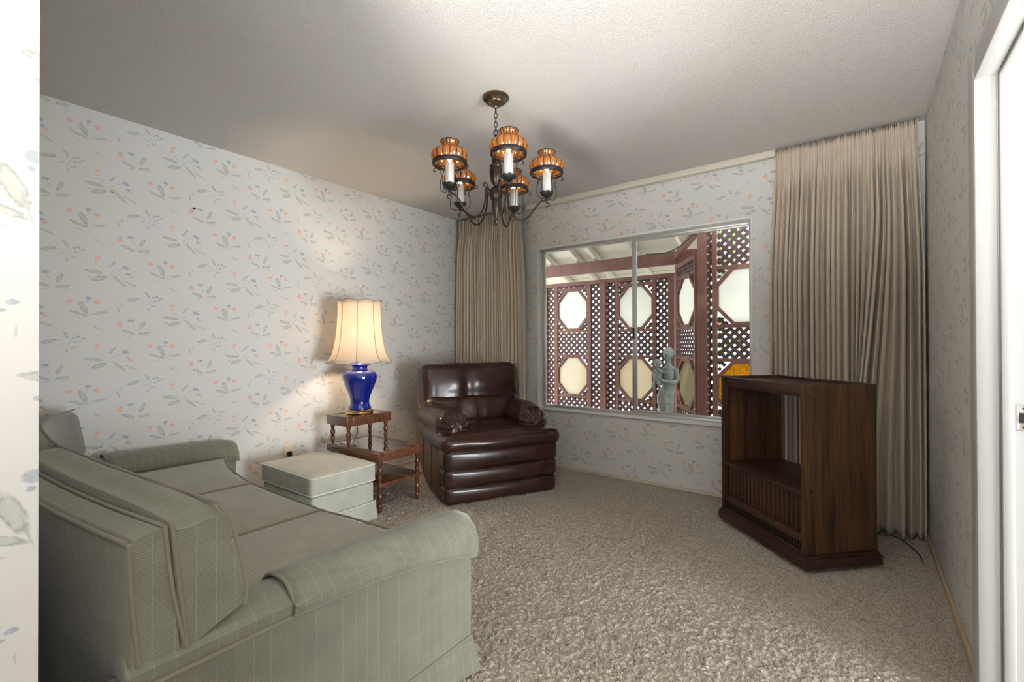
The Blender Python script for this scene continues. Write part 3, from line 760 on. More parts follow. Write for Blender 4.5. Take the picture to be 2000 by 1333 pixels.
# back cushions
cuts = [XA, -2.19, XZ]
for i in range(2):
    x0, x1 = cuts[i], cuts[i+1]
    prof = [(.230, .778), (.262, .787), (.300, .796), (.326, .793), (.340, .775), (.353, .70), (.366, .62), (.373, .565), (.366, .552), (.32, .532), (.262, .506), (.246, .52), (.234, .66)]
    if i < 3:
        P = [Vector((0, y, z)) for y, z in prof]; sm = catmull(P, 3, closed=True); prof2 = [(p.y, p.z) for p in sm]
    mid = (x0+x1)/2
    def zf(x, y, z, x0=x0, x1=x1, mid=mid):
        e = abs((x-mid)/((x1-x0)/2)); k = max(0, (z-.55)/.24)
        return z-.014*k*e**6+.006*k*(1-e*e)
    n = 18; bm = nb(); rings = []
    for j in range(n+1):
        tt = -1+2*j/n; tt = math.sin(tt*PI/2)*.25+tt*.75
        x = mid+(x1-x0)/2*tt
        sh = 1-.10*max(0, abs(tt)-.93)/.07
        cy, cz = .30, .66
        rings.append([bm.verts.new((x, cy+(y-cy)*sh, zf(x, y, cz+(z-cz)*sh))) for y, z in prof2])
    m = len(prof2)
    for a, b in zip(rings, rings[1:]):
        for k in range(m): bm.faces.new((a[k], a[(k+1) % m], b[(k+1) % m], b[k]))
    bm.faces.new(rings[0][::-1]); bm.faces.new(rings[-1])
    world2s(bm)
    co = obj('back_cushion', bm, M_SOFA, sf, lambda c, n: (c.y, c.z) if abs(n.x) > .7 else (c.x, c.z+c.y), ang=40)
    g = .004
    fpts = [(x0-g, .322, .794), ((x0+mid)/2, .324, .800), (mid, .324, .802), ((x1+mid)/2, .324, .800), (x1+g, .322, .794)]
    pipe(fpts, co)
    pipe([(x0+.001, .316, .794), (x0+.001, .338, .76), (x0+.001, .357, .68), (x0+.001, .371, .60), (x0+.001, .368, .560)], co)
    pipe([(x0+.001, .234, .776), (x0+.001, .245, .66), (x0+.001, .262, .505)], co)
# seat deck and cushions
bm = nb(); box(bm, XZ+.05, XA-.06, .30, 1.00, .10, .33, .01); 
for v in bm.verts: v.co.y += 0
world2s(bm, False); obj('seat_deck', bm, M_SOFA, sf)
bm = strip([(.90, .11), (.90, .33), (1.035, .33), (1.04, .32), (1.04, .11)], XA-.12, XZ+.12, 20); obj('front_rail', bm, M_SOFA, sf, uvX)
sx = [XA-.155, -1.80, -2.43, -3.10]
for i in range(3):
    x0, x1 = sx[i], sx[i+1]
    bm = soft(abs(x1-x0)-.004, .72, .115, .02, 24, (.002, .006, .028))
    xf(bm, ((x0+x1)/2, .70, .382))
    world2s(bm); so2 = obj('seat_cushion', bm, M_SEAT, sf, lambda c, n: (c.x, c.y) if abs(n.z) > .5 else ((c.x, c.z) if abs(n.y) > abs(n.x) else (c.y, c.z)))
    hx = abs(x1-x0)/2-.006; cx = (x0+x1)/2
    def zt(tx, ty): return .4365
    loop = [(cx+hx, .36, .436), (cx+hx, .70, .438), (cx+hx, 1.03, .436), (cx+hx-.015, 1.056, .434), (cx+hx*.5, 1.062, .437), (cx, 1.063, .438), (cx-hx*.5, 1.062, .437), (cx-hx+.015, 1.056, .434), (cx-hx, 1.03, .436), (cx-hx, .70, .438), (cx-hx, .36, .436)]
    pipe(loop, so2, .0045)
# arms
def arm(xo, sgn, yf_, name_side):
    dz_ = 0 if sgn < 0 else -.022
    """xo outer face, sgn -1: arm extends to smaller x (near arm), +1 far arm"""
    w_ = .165
    def prof(t, grow=0):
        zt_ = .545-.028*t**2           # crest falls towards the front
        zs = .494-.095*t**2.6             # underside of the roll on the outer face
        g = grow; zt_ += dz_; zs += dz_
        pts = [(0, .10), (0, zs-.01), (-.005-g, zs-.002), (-.011-g, zs+.018), (-.012-g, (zs+zt_)/2), (-.000-g*.5, zt_-.022), (.03, zt_+g), (.085, zt_+.004+g), (.13, zt_-.010+g), (.160+g, zt_-.05), (w_+g, zt_-.10), (w_, .42), (w_-.01, .10)]
        return pts
    def sweep(y0, y1, n, grow, lo=0, hi=None, close_end=True):
        bm = nb(); rings = []
        for j in range(n+1):
            y = y0+(y1-y0)*j/n; t = max(0, (y-.40)/(yf_-.40))
            p = prof(t, grow); p = p[lo:hi]
            e = 1.0
            ring = []
            for q, z in p:
                yy = y
                ring.append(bm.verts.new((xo+sgn*q, yy, z)))
            rings.append(ring)
        m = len(rings[0])
        full = lo == 0 and hi is None
        for a, b in zip(rings, rings[1:]):
            for k in range(m if full else m-1): bm.faces.new((a[k], a[(k+1) % m], b[(k+1) % m], b[k]))
        if full: bm.faces.new(rings[0][::-1]); bm.faces.new(rings[-1])
        return bm
    ys = .25 if sgn < 0 else .42
    bm = sweep(ys, yf_, 24, 0)
    if sgn < 0: box(bm, xo-.05, xo, .178, .2495, .10, .500, .002)
    world2s(bm, False)
    a = obj('arm', bm, M_SOFA, sf, lambda c, n: (c.y, c.z+c.x) if abs(n.y) < .7 else (c.x, c.z), ang=50)
    # cap over the front two thirds
    yc = .565 if sgn < 0 else .66
    bm = sweep(yc, yf_+.012, 18, .007, 2, 11)
    n0 = len(bm.verts)
    world2s(bm, False)
    cp = obj('arm_cap', bm, M_SOFA, sf, lambda c, n: (c.y, c.z+c.x), ang=50)
    md = cp.modifiers.new('t', 'SOLIDIFY'); md.thickness = .007; md.offset = 1
    # cap front face
    fp = prof(1, .007)[2:11]; b2 = nb(); vs = [b2.verts.new((xo+sgn*q, yf_+.012, z)) for q, z in fp]; b2.faces.new(vs); ex = bmesh.ops.extrude_face_region(b2, geom=b2.faces[:]); bmesh.ops.translate(b2, verts=[v for v in ex['geom'] if isinstance(v, bmesh.types.BMVert)], vec=(0, .006, 0)); world2s(b2, False); obj('cap_front', b2, M_SOFA, cp)
    def ring(y, g=.012): 
        t = max(0, (y-.40)/(yf_-.40)); return [(xo+sgn*q, y, z) for q, z in prof(t, g)[2:11]]
    pipe(ring(yc, .010), cp, .005, False)
    hem = [(xo-sgn*(.016), y, prof(max(0, (y-.40)/(yf_-.40)))[2][1]) for y in np.linspace(yc, yf_+.012, 10)]
    pipe(hem, cp, .0045, False)
    pipe([(xo-sgn*.006, y, prof(max(0, (y-.40)/(yf_-.40)))[2][1]-.006) for y in np.linspace(.18 if sgn < 0 else ys+.02, yc+.02, 6)], a, .005, False)
    pipe([(xo-sgn*.003, .27, .115), (xo-sgn*.003, .8, .118), (xo-sgn*.003, yf_, .120)], a, .0045, False)
    # skirt panel on the outer face
    bm = nb(); rows = []
    N = 40
    for j in range(8):
        tz = j/7; row = []
        for k in range(N+1):
            y = .20+(yf_+.004-.20)*k/N
            cor = math.exp(-((y-yf_)/.06)**2)
            row.append(bm.verts.new((xo-sgn*(.003+.030*tz*(.35+.65*cor)+.004*tz*math.sin(k*.8)), y+.012*tz*cor, .118-.112*tz)))
        rows.append(row)
    for A, B in zip(rows, rows[1:]):
        for k in range(N): bm.faces.new((A[k], A[k+1], B[k+1], B[k]))
    world2s(bm, False); s_ = obj('skirt', bm, M_SOFA, sf, lambda c, n: (c.y, c.z)); md = s_.modifiers.new('t', 'SOLIDIFY'); md.thickness = .004
arm(XA+.003, -1, 1.196, 'near')
arm(-3.33, +1, 1.285, 'far')
bm = nb(); rows = []
for j in range(6):
    tz = j/5; rows.append([bm.verts.new((XA-.01+(XZ-XA)*k/60, 1.045+.02*tz+.004*tz*math.sin(k*.9)+cv(XA+(XZ-XA)*k/60), .118-.112*tz)) for k in range(61)])
for A, B in zip(rows, rows[1:]):
    for k in range(60): bm.faces.new((A[k], A[k+1], B[k+1], B[k]))
world2s(bm, False); s_ = obj('skirt', bm, M_SOFA, sf, uvX); md = s_.modifiers.new('t', 'SOLIDIFY'); md.thickness = .004

# ------------------------------------------------------------------ television stand
ts = thing('television_stand', (-.72, 3.154, 0), 'dark walnut open television stand with slatted lower door, in front of the right curtain', 'television stand', math.atan2(-.70082, .71334))
X0, X1, Y0, Y1 = .012, .700, .012, .418
for nm, a, b in (('side_panel', X0, X0+.03), ('side_panel', X1-.03, X1)):
    bm = nb(); box(bm, a, b, Y0, Y1, .078, .925, .003); p = obj(nm, bm, M_WALNUT, ts)
    if a > .3:
        for (y, z) in ((.035, .865), (.385, .865), (.045, .40)):
            bm = nb(); lathe(bm, [(0, .004), (.006 if z > .5 else .009, .003), (.008 if z > .5 else .012, 0)], seg=16); xf(bm, (b-.001, y, z), ry=PI/2); obj('peg', bm, M_DARK, p)
bm = nb(); box(bm, X0+.03, X1-.03, Y0+.004, Y1-.004, .890, .908, .002); obj('top_panel', bm, M_WALNUTH, ts)
bm = nb(); box(bm, X0+.03, X1-.03, Y0+.002, Y0+.022, .862, .920, .003); obj('apron', bm, M_WALNUTH, ts)
bm = nb(); box(bm, X0+.03, X1-.03, Y1-.016, Y1, .890, .924, .002); obj('rear_rail', bm, M_WALNUTH, ts)
bm = nb(); box(bm, X0+.03, X0+.048, Y0+.012, Y0+.03, .39, .862, .002); obj('front_stile', bm, M_SLAT, ts)
bm = nb(); box(bm, X0+.028, X1-.028, Y0+.004, Y1-.01, .368, .390, .003); obj('shelf', bm, M_WALNUTH, ts)
bm = nb(); box(bm, X0+.03, X1-.03, Y1-.016, Y1-.008, .09, .37); obj('back_panel', bm, M_WALNUTH, ts)
bm = nb(); ns = 18; xs0 = X0+.045; dx = (X1-.038-xs0)/ns
for i in range(ns): box(bm, xs0+dx*i+.003, xs0+dx*(i+1)-.003, Y0+.022+.0, Y0+.036, .168, .366, .005, 2)
box(bm, xs0, X1-.038, Y0+.036, Y0+.042, .165, .366)
sd = obj('slatted_door', bm, M_SLAT, ts)
bm = nb(); box(bm, X0+.03, X1-.03, Y0+.006, Y0+.034, .138, .178, .005); obj('door_rail', bm, M_SLAT, sd)
bm = nb(); box(bm, X0+.03, X1-.03, Y0+.03, Y0+.04, .092, .138)
for i in range(34):
    x = X0+.035+i*(X1-X0-.07)/34; box(bm, x, x+.010, Y0+.022, Y0+.032, .095, .136, .002, 1)
obj('grille', bm, mat('dark_grille', (.025, .012, .008), .6), ts)
bm = nb(); box(bm, 0.006, .709, .004, .424, .068, .082, .004); box(bm, 0, .719, -.003, .43, .022, .070, .004); box(bm, X0, X1, Y0+.003, Y1, .078, .095, .003); obj('plinth', bm, M_WALNUTH, ts)
for x in (.08, .64):
    for y in (.06, .37):
        bm = nb(); lathe(bm, [(0, -.006), (.012, -.006), (.014, -.003), (.014, .003), (.012, .006), (0, .006)], seg=20); xf(bm, (x, y, .014), rx=PI/2); box(bm, x-.006, x+.006, y-.009, y+.009, .014, .024); obj('caster', bm, M_BRASS, ts)

# ------------------------------------------------------------------ chandelier
CX, CY = -1.528, 1.893
ch = thing('chandelier', (CX, CY, H), 'five-arm bronze chandelier with amber glass shades hanging from the ceiling', 'chandelier')
bm = nb(); lathe(bm, [(0, 0), (.070, 0), (.070, -.008), (.063, -.011), (.046, -.028), (.043, -.034), (.034, -.036), (.026, -.046), (.012, -.052), (.009, -.058), (0, -.058)], seg=48); cn = obj('canopy', bm, M_CANOPY, ch)
bm = nb()
for k in range(40):
    a = 2*PI*k/40; tube(bm, [(.061*math.cos(a), .061*math.sin(a), -.012), (.046*math.cos(a), .046*math.sin(a), -.030)], .0026, 5)
obj('fluted_rim', bm, M_BRONZE, cn)
bm = nb(); tube(bm, [(0, 0, -.05), (0, 0, -.085)], .0045, 8)
def link(bm, z, rot, rx=.008, rz=.016, r=.0022):
    P = [(rx*math.cos(a)*math.cos(rot), rx*math.cos(a)*math.sin(rot), z+rz*math.sin(a)) for a in np.linspace(0, 2*PI, 17)[:-1]]
    tube(bm, P, r, 6, closed=True)
for i in range(4): link(bm, -.098-.024*i, (i % 2)*PI/2+.6)
obj('chain', bm, M_BRONZE, ch)
bm = nb(); link(bm, -.188, .6, .011, .014, .003); link(bm, -.178, .6+PI/2, .008, .010, .0028)
col = [(0, -.198), (.006, -.200), (.011, -.206), (.006, -.213), (.012, -.218), (.010, -.226), (.024, -.231), (.026, -.238), (.019, -.244), (.017, -.252), (.018, -.290), (.022, -.340), (.018, -.350), (.020, -.362), (.034, -.366), (.030, -.374), (.034, -.390), (.033, -.420), (.026, -.450), (.016, -.465), (.012, -.472), (.020, -.480), (.032, -.492), (.038, -.510), (.036, -.530), (.028, -.545), (.022, -.552), (.024, -.566), (.018, -.60), (.010, -.63), (.007, -.648), (.012, -.656), (.010, -.668), (.004, -.680), (0, -.684)]
lathe(bm, col, seg=28); obj('column', bm, M_BRONZE, ch)
vd = math.atan2(-CY, -CX)         # azimuth from the chandelier towards the camera
RA = .268
def spiral(c, r0_, r1_, a0, a1, ux, uz, n=12):
    return [Vector(c)+ux*(r0_+(r1_-r0_)*k/n)*math.cos(a0+(a1-a0)*k/n)+uz*(r0_+(r1_-r0_)*k/n)*math.sin(a0+(a1-a0)*k/n) for k in range(n+1)]
def chand_arm(ang):
    dx = Vector((math.cos(ang), math.sin(ang), 0)); Z = Vector((0, 0, 1)); sd_ = Vector((-math.sin(ang), math.cos(ang), 0))
    def P(r, z, s=0): return dx*r+Z*z+sd_*s
    bm = nb()
    tube(bm, catmull([P(.055, -.490), P(.062, -.520), P(.068, -.575), P(.092, -.630), P(.130, -.655), P(.170, -.640), (P(.205, -.595)), P(.235, -.562), P(RA-.006, -.556)], 6), .0048, 8)
    tube(bm, spiral(P(.066, -.478), .016, .006, PI*1.1, -PI*.6, dx, Z), .0036, 6)
    tube(bm, spiral(P(RA+.004, -.578), .013, .005, PI*.75, -PI*.9, dx, Z), .003, 6)
    tube(bm, [P(.030, -.505), P(.058, -.500)], .004, 6)
    bmesh.ops.create_icosphere(bm, subdivisions=2, radius=.008, matrix=Matrix.Translation(P(.058, -.502)))
    a = obj('arm', bm, M_BRONZE, ch)
    # bobeche, candle, shade
    bm = nb(); cx_, cy_ = dx.x*RA, dx.y*RA
    seg = 48; rings = []
    for r, z, sc_ in ((.006, -.556, 0), (.010, -.548, 0), (.006, -.542, 0), (.012, -.538, 0), (.022, -.532, 0), (.032, -.522, .12), (.037, -.512, .3), (.030, -.520, .1), (.004, -.524, 0)):
        rings.append([bm.verts.new((cx_+r*(1+sc_*.18*math.cos(8*2*PI*k/seg))*math.cos(2*PI*k/seg), cy_+r*(1+sc_*.18*math.cos(8*2*PI*k/seg))*math.sin(2*PI*k/seg), z+.006*sc_*math.cos(8*2*PI*k/seg))) for k in range(seg)])
    for A, B in zip(rings, rings[1:]):
        for k in range(seg): bm.faces.new((A[k], A[(k+1) % seg], B[(k+1) % seg], B[k]))
    obj('drip_pan', bm, M_IRON, a)
    bm = nb()
    rc = [(0, -.512), (.022, -.512), (.0225, -.505), (.0225, -.412), (.019, -.408), (.010, -.406), (0, -.406)]
    lathe(bm, rc, cx_, cy_, 24)
    for v in bm.verts:
        aa = math.atan2(v.co.y-cy_, v.co.x-cx_); s_ = 1+.05*math.sin(aa*6+v.co.z*60); v.co.x = cx_+(v.co.x-cx_)*s_; v.co.y = cy_+(v.co.y-cy_)*s_
    obj('candle_cover', bm, M_CANDLE, a)
    bm = nb(); lathe(bm, [(0, -.405), (.007, -.400), (.012, -.385), (.010, -.370), (.004, -.352), (0, -.346)], cx_, cy_, 16); obj('bulb', bm, M_BULB, a)
    pr = [(.076, -.408), (.082, -.398), (.089, -.385), (.091, -.372), (.084, -.356), (.066, -.342), (.046, -.333), (.036, -.328), (.037, -.320), (.041, -.310), (.047, -.300)]
    bm = nb(); seg = 16*6; rings = []
    for r, z in pr:
        amp = .05 if r > .05 else .02
        rings.append([bm.verts.new((cx_+r*(1+amp*(abs(math.sin(PI*k/6))-.5))*math.cos(2*PI*k/seg), cy_+r*(1+amp*(abs(math.sin(PI*k/6))-.5))*math.sin(2*PI*k/seg), z)) for k in range(seg)])
    for A, B in zip(rings, rings[1:]):
        for k in range(seg): bm.faces.new((A[k], A[(k+1) % seg], B[(k+1) % seg], B[k]))
    sh = obj('glass_shade', bm, M_AMBER, a, ang=80); md = sh.modifiers.new('t', 'SOLIDIFY'); md.thickness = .0015
    bm = nb()
    for k in range(16):
        b_ = 2*PI*k/16; tube(bm, [(cx_+(r*.985)*math.cos(b_), cy_+(r*.985)*math.sin(b_), z) for r, z in pr], .0021, 5)
    for r, z in ((.047, -.300), (.036, -.328)):
        tube(bm, [(cx_+r*math.cos(q), cy_+r*math.sin(q), z) for q in np.linspace(0, 2*PI, 33)[:-1]], .0017, 5, closed=True)
    obj('wire_cage', bm, M_IRON, a)
    bm = nb(); lathe(bm, [(.077, -.398), (.086, -.398), (.087, -.402), (.087, -.414), (.084, -.418), (.077, -.418), (.077, -.398)], cx_, cy_, 40); obj('shade_ring', bm, M_IRON, a)
    bm = nb()
    for q in (0, PI/2, PI, 1.5*PI):
        e = Vector((math.cos(q+ang+.5), math.sin(q+ang+.5), 0)); c0 = Vector((cx_, cy_, 0))
        tube(bm, catmull([c0+e*.014+Z*-.545, c0+e*.036+Z*-.548, c0+e*.056+Z*-.530, c0+e*.058+Z*-.495, c0+e*.050+Z*-.462, c0+e*.060+Z*-.435, c0+e*.082+Z*-.418], 6), .0019, 5)
        tube(bm, [p for p in spiral(c0+e*.092+Z*-.428, .012, .004, PI*.6, -PI*.9, e, Z)], .0022, 5)
    obj('shade_holder', bm, M_IRON, a)
    point('chandelier_bulb_light', (cx_, cy_, -.385), 4.2, (1, .74, .46), .012, ch)
for k in range(5): chand_arm(vd+math.radians(13+72*k)*-1*-1)

# ------------------------------------------------------------------ outside: patio screens
def screen(origin, dirv, cols, label, z0, z1, name='lattice_screen'):
    """cols: list of (kind, x0, x1) in metres along the screen"""
    L = Vector(dirv).normalized(); rz = math.atan2(L.y, L.x)
    t = thing(name, (origin[0], origin[1], z0), label, 'lattice screen', rz)
    def part(nm, bm, m, par=t, smooth=False):
        for v in bm.verts: v.co.z -= z0
        return obj(nm, bm, m, par, smooth=smooth)
    def lattice(x0, x1, za, zb, octa=None, par=t):
        bm = nb(); sp = .0755; wd = .0160
        def seg(ax, az, bx, bz, y):
            d = Vector((bx-ax, 0, bz-az)); ln = d.length
            if ln < .012: return
            d.normalize(); n = Vector((-d.z, 0, d.x))*wd
            A, B = Vector((ax, y, az)), Vector((bx, y, bz))
            vs = [bm.verts.new(p+Vector((0, o_, 0))) for o_ in (-.0025, .0025) for p in (A-n, A+n, B+n, B-n)]
            for f in ((0, 1, 2, 3), (7, 6, 5, 4), (0, 4, 5, 1), (1, 5, 6, 2), (2, 6, 7, 3), (3, 7, 4, 0)): bm.faces.new([vs[i] for i in f])
        for sg in (1, -1):
            k0 = int(math.floor((za-sg*x1 if sg > 0 else za+x0)/sp))-2; k1 = int(math.ceil((zb-sg*x0 if sg > 0 else zb+x1)/sp))+2
            for k in range(k0, k1+1):
                c_ = k*sp+.02          # z = sg*x + c
                xa, xb = x0, x1
                lo, hi = ((za-c_), (zb-c_)) if sg > 0 else ((c_-zb), (c_-za))
                xa, xb = max(xa, lo), min(xb, hi)
                if xb <= xa: continue
                pieces = [(xa, xb)]
                if octa:
                    cx_, cz_, hx, hz, cut = octa
                    inside = [x for x in np.linspace(xa, xb, 60) if abs(x-cx_) < hx and abs(sg*x+c_-cz_) < hz and abs(x-cx_)/cut[0]+abs(sg*x+c_-cz_)/cut[1] < hx/cut[0]+hz/cut[1]-1]
                    if inside: pieces = [(xa, inside[0]), (inside[-1], xb)]
                for a_, b_ in pieces:
                    if b_-a_ > .01: seg(a_, sg*a_+c_, b_, sg*b_+c_, .0026*sg)
        if not bm.verts: bm.free(); return
        return part('lattice', bm, M_LATT, par)
    def octring(x0, x1, za, zb, cut, wd, ya, yb, m, par):
        cx_, cz_ = (x0+x1)/2, (za+zb)/2; hx, hz = (x1-x0)/2, (zb-za)/2
        def ring(g):
            a, b, c_, e_ = hx+g, hz+g, cut[0]+g*.6, cut[1]+g*.6
            return [(cx_-a+c_, cz_-b), (cx_+a-c_, cz_-b), (cx_+a, cz_-b+e_), (cx_+a, cz_+b-e_), (cx_+a-c_, cz_+b), (cx_-a+c_, cz_+b), (cx_-a, cz_+b-e_), (cx_-a, cz_-b+e_)]
        I, O = ring(0), ring(wd); bm = nb()
        V = [[bm.verts.new((x, y, z)) for x, z in R_] for y in (ya, yb) for R_ in (I, O)]
        for k in range(8):
            k2 = (k+1) % 8
            bm.faces.new((V[0][k], V[0][k2], V[1][k2], V[1][k])); bm.faces.new((V[2][k], V[3][k], V[3][k2], V[2][k2]))
            bm.faces.new((V[0][k], V[2][k], V[2][k2], V[0][k2])); bm.faces.new((V[1][k], V[1][k2], V[3][k2], V[3][k]))
        return part('octagon_frame', bm, m, par)
    def octpane(x0, x1, za, zb, cut, m, par):
        cx_, cz_ = (x0+x1)/2, (za+zb)/2; a, b, c_, e_ = (x1-x0)/2+.008, (zb-za)/2+.008, cut[0], cut[1]
        bm = nb(); prism(bm, [(cx_-a+c_, cz_-b), (cx_+a-c_, cz_-b), (cx_+a, cz_-b+e_), (cx_+a, cz_+b-e_), (cx_+a-c_, cz_+b), (cx_-a+c_, cz_+b), (cx_-a, cz_+b-e_), (cx_-a, cz_-b+e_)], 1, .008, .013)
        return part('frosted_pane', bm, m, par)
    for c in cols:
        k, x0, x1 = c[:3]
        if k == 'post':
            dpt = c[3] if len(c) > 3 else .045
            bm = nb(); box(bm, x0, x1, -dpt/2, dpt/2, z0, c[4] if len(c) > 4 else z1, .003); part('post', bm, M_RED)
        elif k == 'lat':
            lattice(x0-.01, x1+.01, z0, z1)
        elif k == 'oct':
            zt_ = c[4] if len(c) > 4 else z1
            for za, zb in ((z0, .46), (.985, 1.275), (1.812, zt_)): lattice(x0, x1, za, zb)
            for (za, zb), m in zip(((.497, .955), (1.315, 1.79)), c[3]):
                cut = ((x1-x0)*.30, (zb-za)*.30); xm, zm = (x0+x1)/2, (za+zb)/2
                for qa, qb, qc, qd in ((x0, xm, za-.02, zm), (xm, x1, za-.02, zm), (x0, xm, zm, zb+.02), (xm, x1, zm, zb+.02)):
                    lattice(qa, qb, qc, qd, (xm, zm, (x1-x0)/2+.025, (zb-za)/2+.025, cut))
                f_ = octring(x0+.004, x1-.004, za+.004, zb-.004, cut, .030, -.022, .016, M_RED, t)
                octpane(x0+.004, x1-.004, za+.004, zb-.004, cut, m, f_)
            for za in (.455, .965, 1.268, 1.795):
                bm = nb(); box(bm, x0-.02, x1+.02, -.016, .016, za, za+.032, .002); part('rail', bm, M_RED)
    xs = [c[1] for c in cols]+[c[2] for c in cols]
    for za, zb in ((z1-.012, z1+.035), (z0+.0, z0+.06)):
        bm = nb(); box(bm, min(xs), max(xs), -.024, .024, za, zb, .002); part('rail', bm, M_RED)
    return t
ZG = -.12
OX = -3.262
screen((OX, 5.08), (1, 0), [('post', -.06, .03), ('lat', .03, .135), ('post', .135, .185), ('oct', .192, .602, (M_FROSTB, M_FROST)), ('post', .606, .658), ('lat', .66, .775), ('post', .785, .862, .09), ('lat', .875, .985),
    ('post', .978, 1.012), ('oct', 1.018, 1.415, (M_FROSTB, M_FROST)), ('post', 1.418, 1.462), ('lat', 1.462, 1.59), ('post', 1.60, 1.672, .09)],
    'redwood lattice screen with four pale octagonal panes, at the left of the window', ZG, 1.865)
screen((-1.585, 5.075), (.5426, -.84), [('post', .05, .098), ('oct', .104, .675, (M_OLIVE, M_FROST)), ('post', .678, .700)],
    'angled redwood lattice screen behind the stone statue', ZG, 1.935)
screen((-1.177, 4.44), (1, 0), [('post', .0, .078, .10, 2.45), ('lat', .088, .118), ('post', .123, .160, .05, 2.45), ('oct', .168, .60, (M_AMBERP, M_FROST), 2.45), ('post', .605, .66, .05, 2.45), ('lat', .66, .85), ('post', .86, .94, .09)],
    'tall redwood lattice screen with an amber pane at the right of the window', ZG, 2.40)
# patio cover
bm = nb(); box(bm, -4.6, -1.16, -.045, .045, 0, .132, .004)
b = obj('patio_beam', bm, M_RED); b.location = (0, 4.98, 1.978); tag(b, 'long redwood beam under the white patio rafters', 'beam')
bm = nb()
A = Vector((-1.54, 4.93, 2.045)); Bq = Vector((-1.21, 4.47, 2.17))
d = (Bq-A).normalized(); sd_ = Vector((d.y, -d.x, 0)).normalized()*.02; up_ = Vector((0, 0, .035))
vs = [bm.verts.new(p+a_+b_) for p in (A, Bq) for a_ in (-sd_, sd_) for b_ in (-up_, up_)]
for f in ((0, 1, 3, 2), (4, 6, 7, 5), (0, 4, 5, 1), (2, 3, 7, 6), (0, 2, 6, 4), (1, 5, 7, 3)): bm.faces.new([vs[i] for i in f])
tag(obj('raking_brace', bm, M_RED), 'sloping redwood brace rising from the patio beam to the tall screen', 'brace')
SL = -.42
def roofz(y): return 2.13+(4.98-y)*-SL*1.0
for i, x in enumerate((-3.62, -3.12, -2.74, -2.50, -2.02, -1.52)):
    bm = nb(); y0, y1 = 3.74, 5.75
    prism(bm, [(y0, roofz(y0)), (y1, roofz(y1)), (y1, roofz(y1)+.07), (y1-.02, roofz(y1)+.09), (y0, roofz(y0)+.09)], 0, -.022, .022, .003)
    lb = ('outermost white patio rafter at the left edge of the view', 'white patio rafter, second from the left', 'white patio rafter, third from the left', 'white patio rafter just left of the window mullion', 'white patio rafter just right of the window mullion', 'white patio rafter nearest the tall screen')[i]
    r_ = obj('rafter', bm, M_ROOFW); r_.location = (x, 0, 0); tag(r_, lb, 'rafter', 'patio rafters')
bm = nb(); y0, y1 = 3.74, 5.75
prism(bm, [(y0, roofz(y0)+.09), (y1, roofz(y1)+.09), (y1, roofz(y1)+.115), (y0, roofz(y0)+.115)], 0, -4.6, -1.15)
for k in range(9):
    yy = y0+(y1-y0)*k/8
    prism(bm, [(yy-.004, roofz(yy)+.085), (yy+.004, roofz(yy)+.085), (yy+.004, roofz(yy)+.092), (yy-.004, roofz(yy)+.092)], 0, -4.6, -1.15)
tag(obj('patio_roof', bm, M_ROOFW), 'white board roof over the patio outside the window', 'patio roof')
bm = nb(); tube(bm, catmull([(-1.645, 4.36, 1.999), (-1.529, 4.36, 1.990), (-1.431, 4.36, 1.993), (-1.312, 4.36, 2.04), (-1.243, 4.36, 2.093), (-1.201, 4.36, 2.138), (-1.17, 4.36, 2.20), (-1.16, 4.36, 2.34)], 8), .006, 8)
tag(obj('patio_wire', bm, M_DARK), 'black electric wire curving up beside the sloping brace', 'wire')
bm = nb(); box(bm, -8, 6, YB+.13, 14, ZG-.05, ZG); struct('ground', bm, M_CONC)

# shrub beyond the tall screen
sh = thing('flowering_shrub', (-.95, 6.2, ZG), 'green shrub with red blossoms glimpsed through the tall lattice', 'shrub')
rnd = random.Random(5)
bm = nb()
for k in range(7):
    a = rnd.uniform(0, 6.28); tube(bm, catmull([(0, 0, 0), (.1*math.cos(a), .1*math.sin(a), .7), (.3*math.cos(a), .3*math.sin(a), 1.5), (.45*math.cos(a+.4), .45*math.sin(a+.4), 2.3)], 4), .012, 6)
obj('stem', bm, M_BASE, sh)
for nm, m, cnt, s_ in (('foliage', M_LEAF, 620, .06), ('blossom', M_FLOWER, 90, .045)):
    bm = nb()
    for k in range(cnt):
        a = rnd.uniform(0, 6.28); r_ = rnd.uniform(.1, .65)**.8; z = rnd.uniform(.3, 2.75)
        c_ = Vector((r_*math.cos(a), r_*math.sin(a)*.7, z)); n = Vector((rnd.gauss(0, 1), rnd.gauss(0, 1), rnd.gauss(0, 1))).normalized(); u_ = n.orthogonal().normalized(); v_ = n.cross(u_)
        q = s_*rnd.uniform(.6, 1.3)
        vs = [bm.verts.new(c_+u_*q), bm.verts.new(c_+v_*q*.45+n*q*.1), bm.verts.new(c_-u_*q), bm.verts.new(c_-v_*q*.45+n*q*.1)]; bm.faces.new(vs)
    f_ = obj(nm, bm, m, sh, smooth=False); 

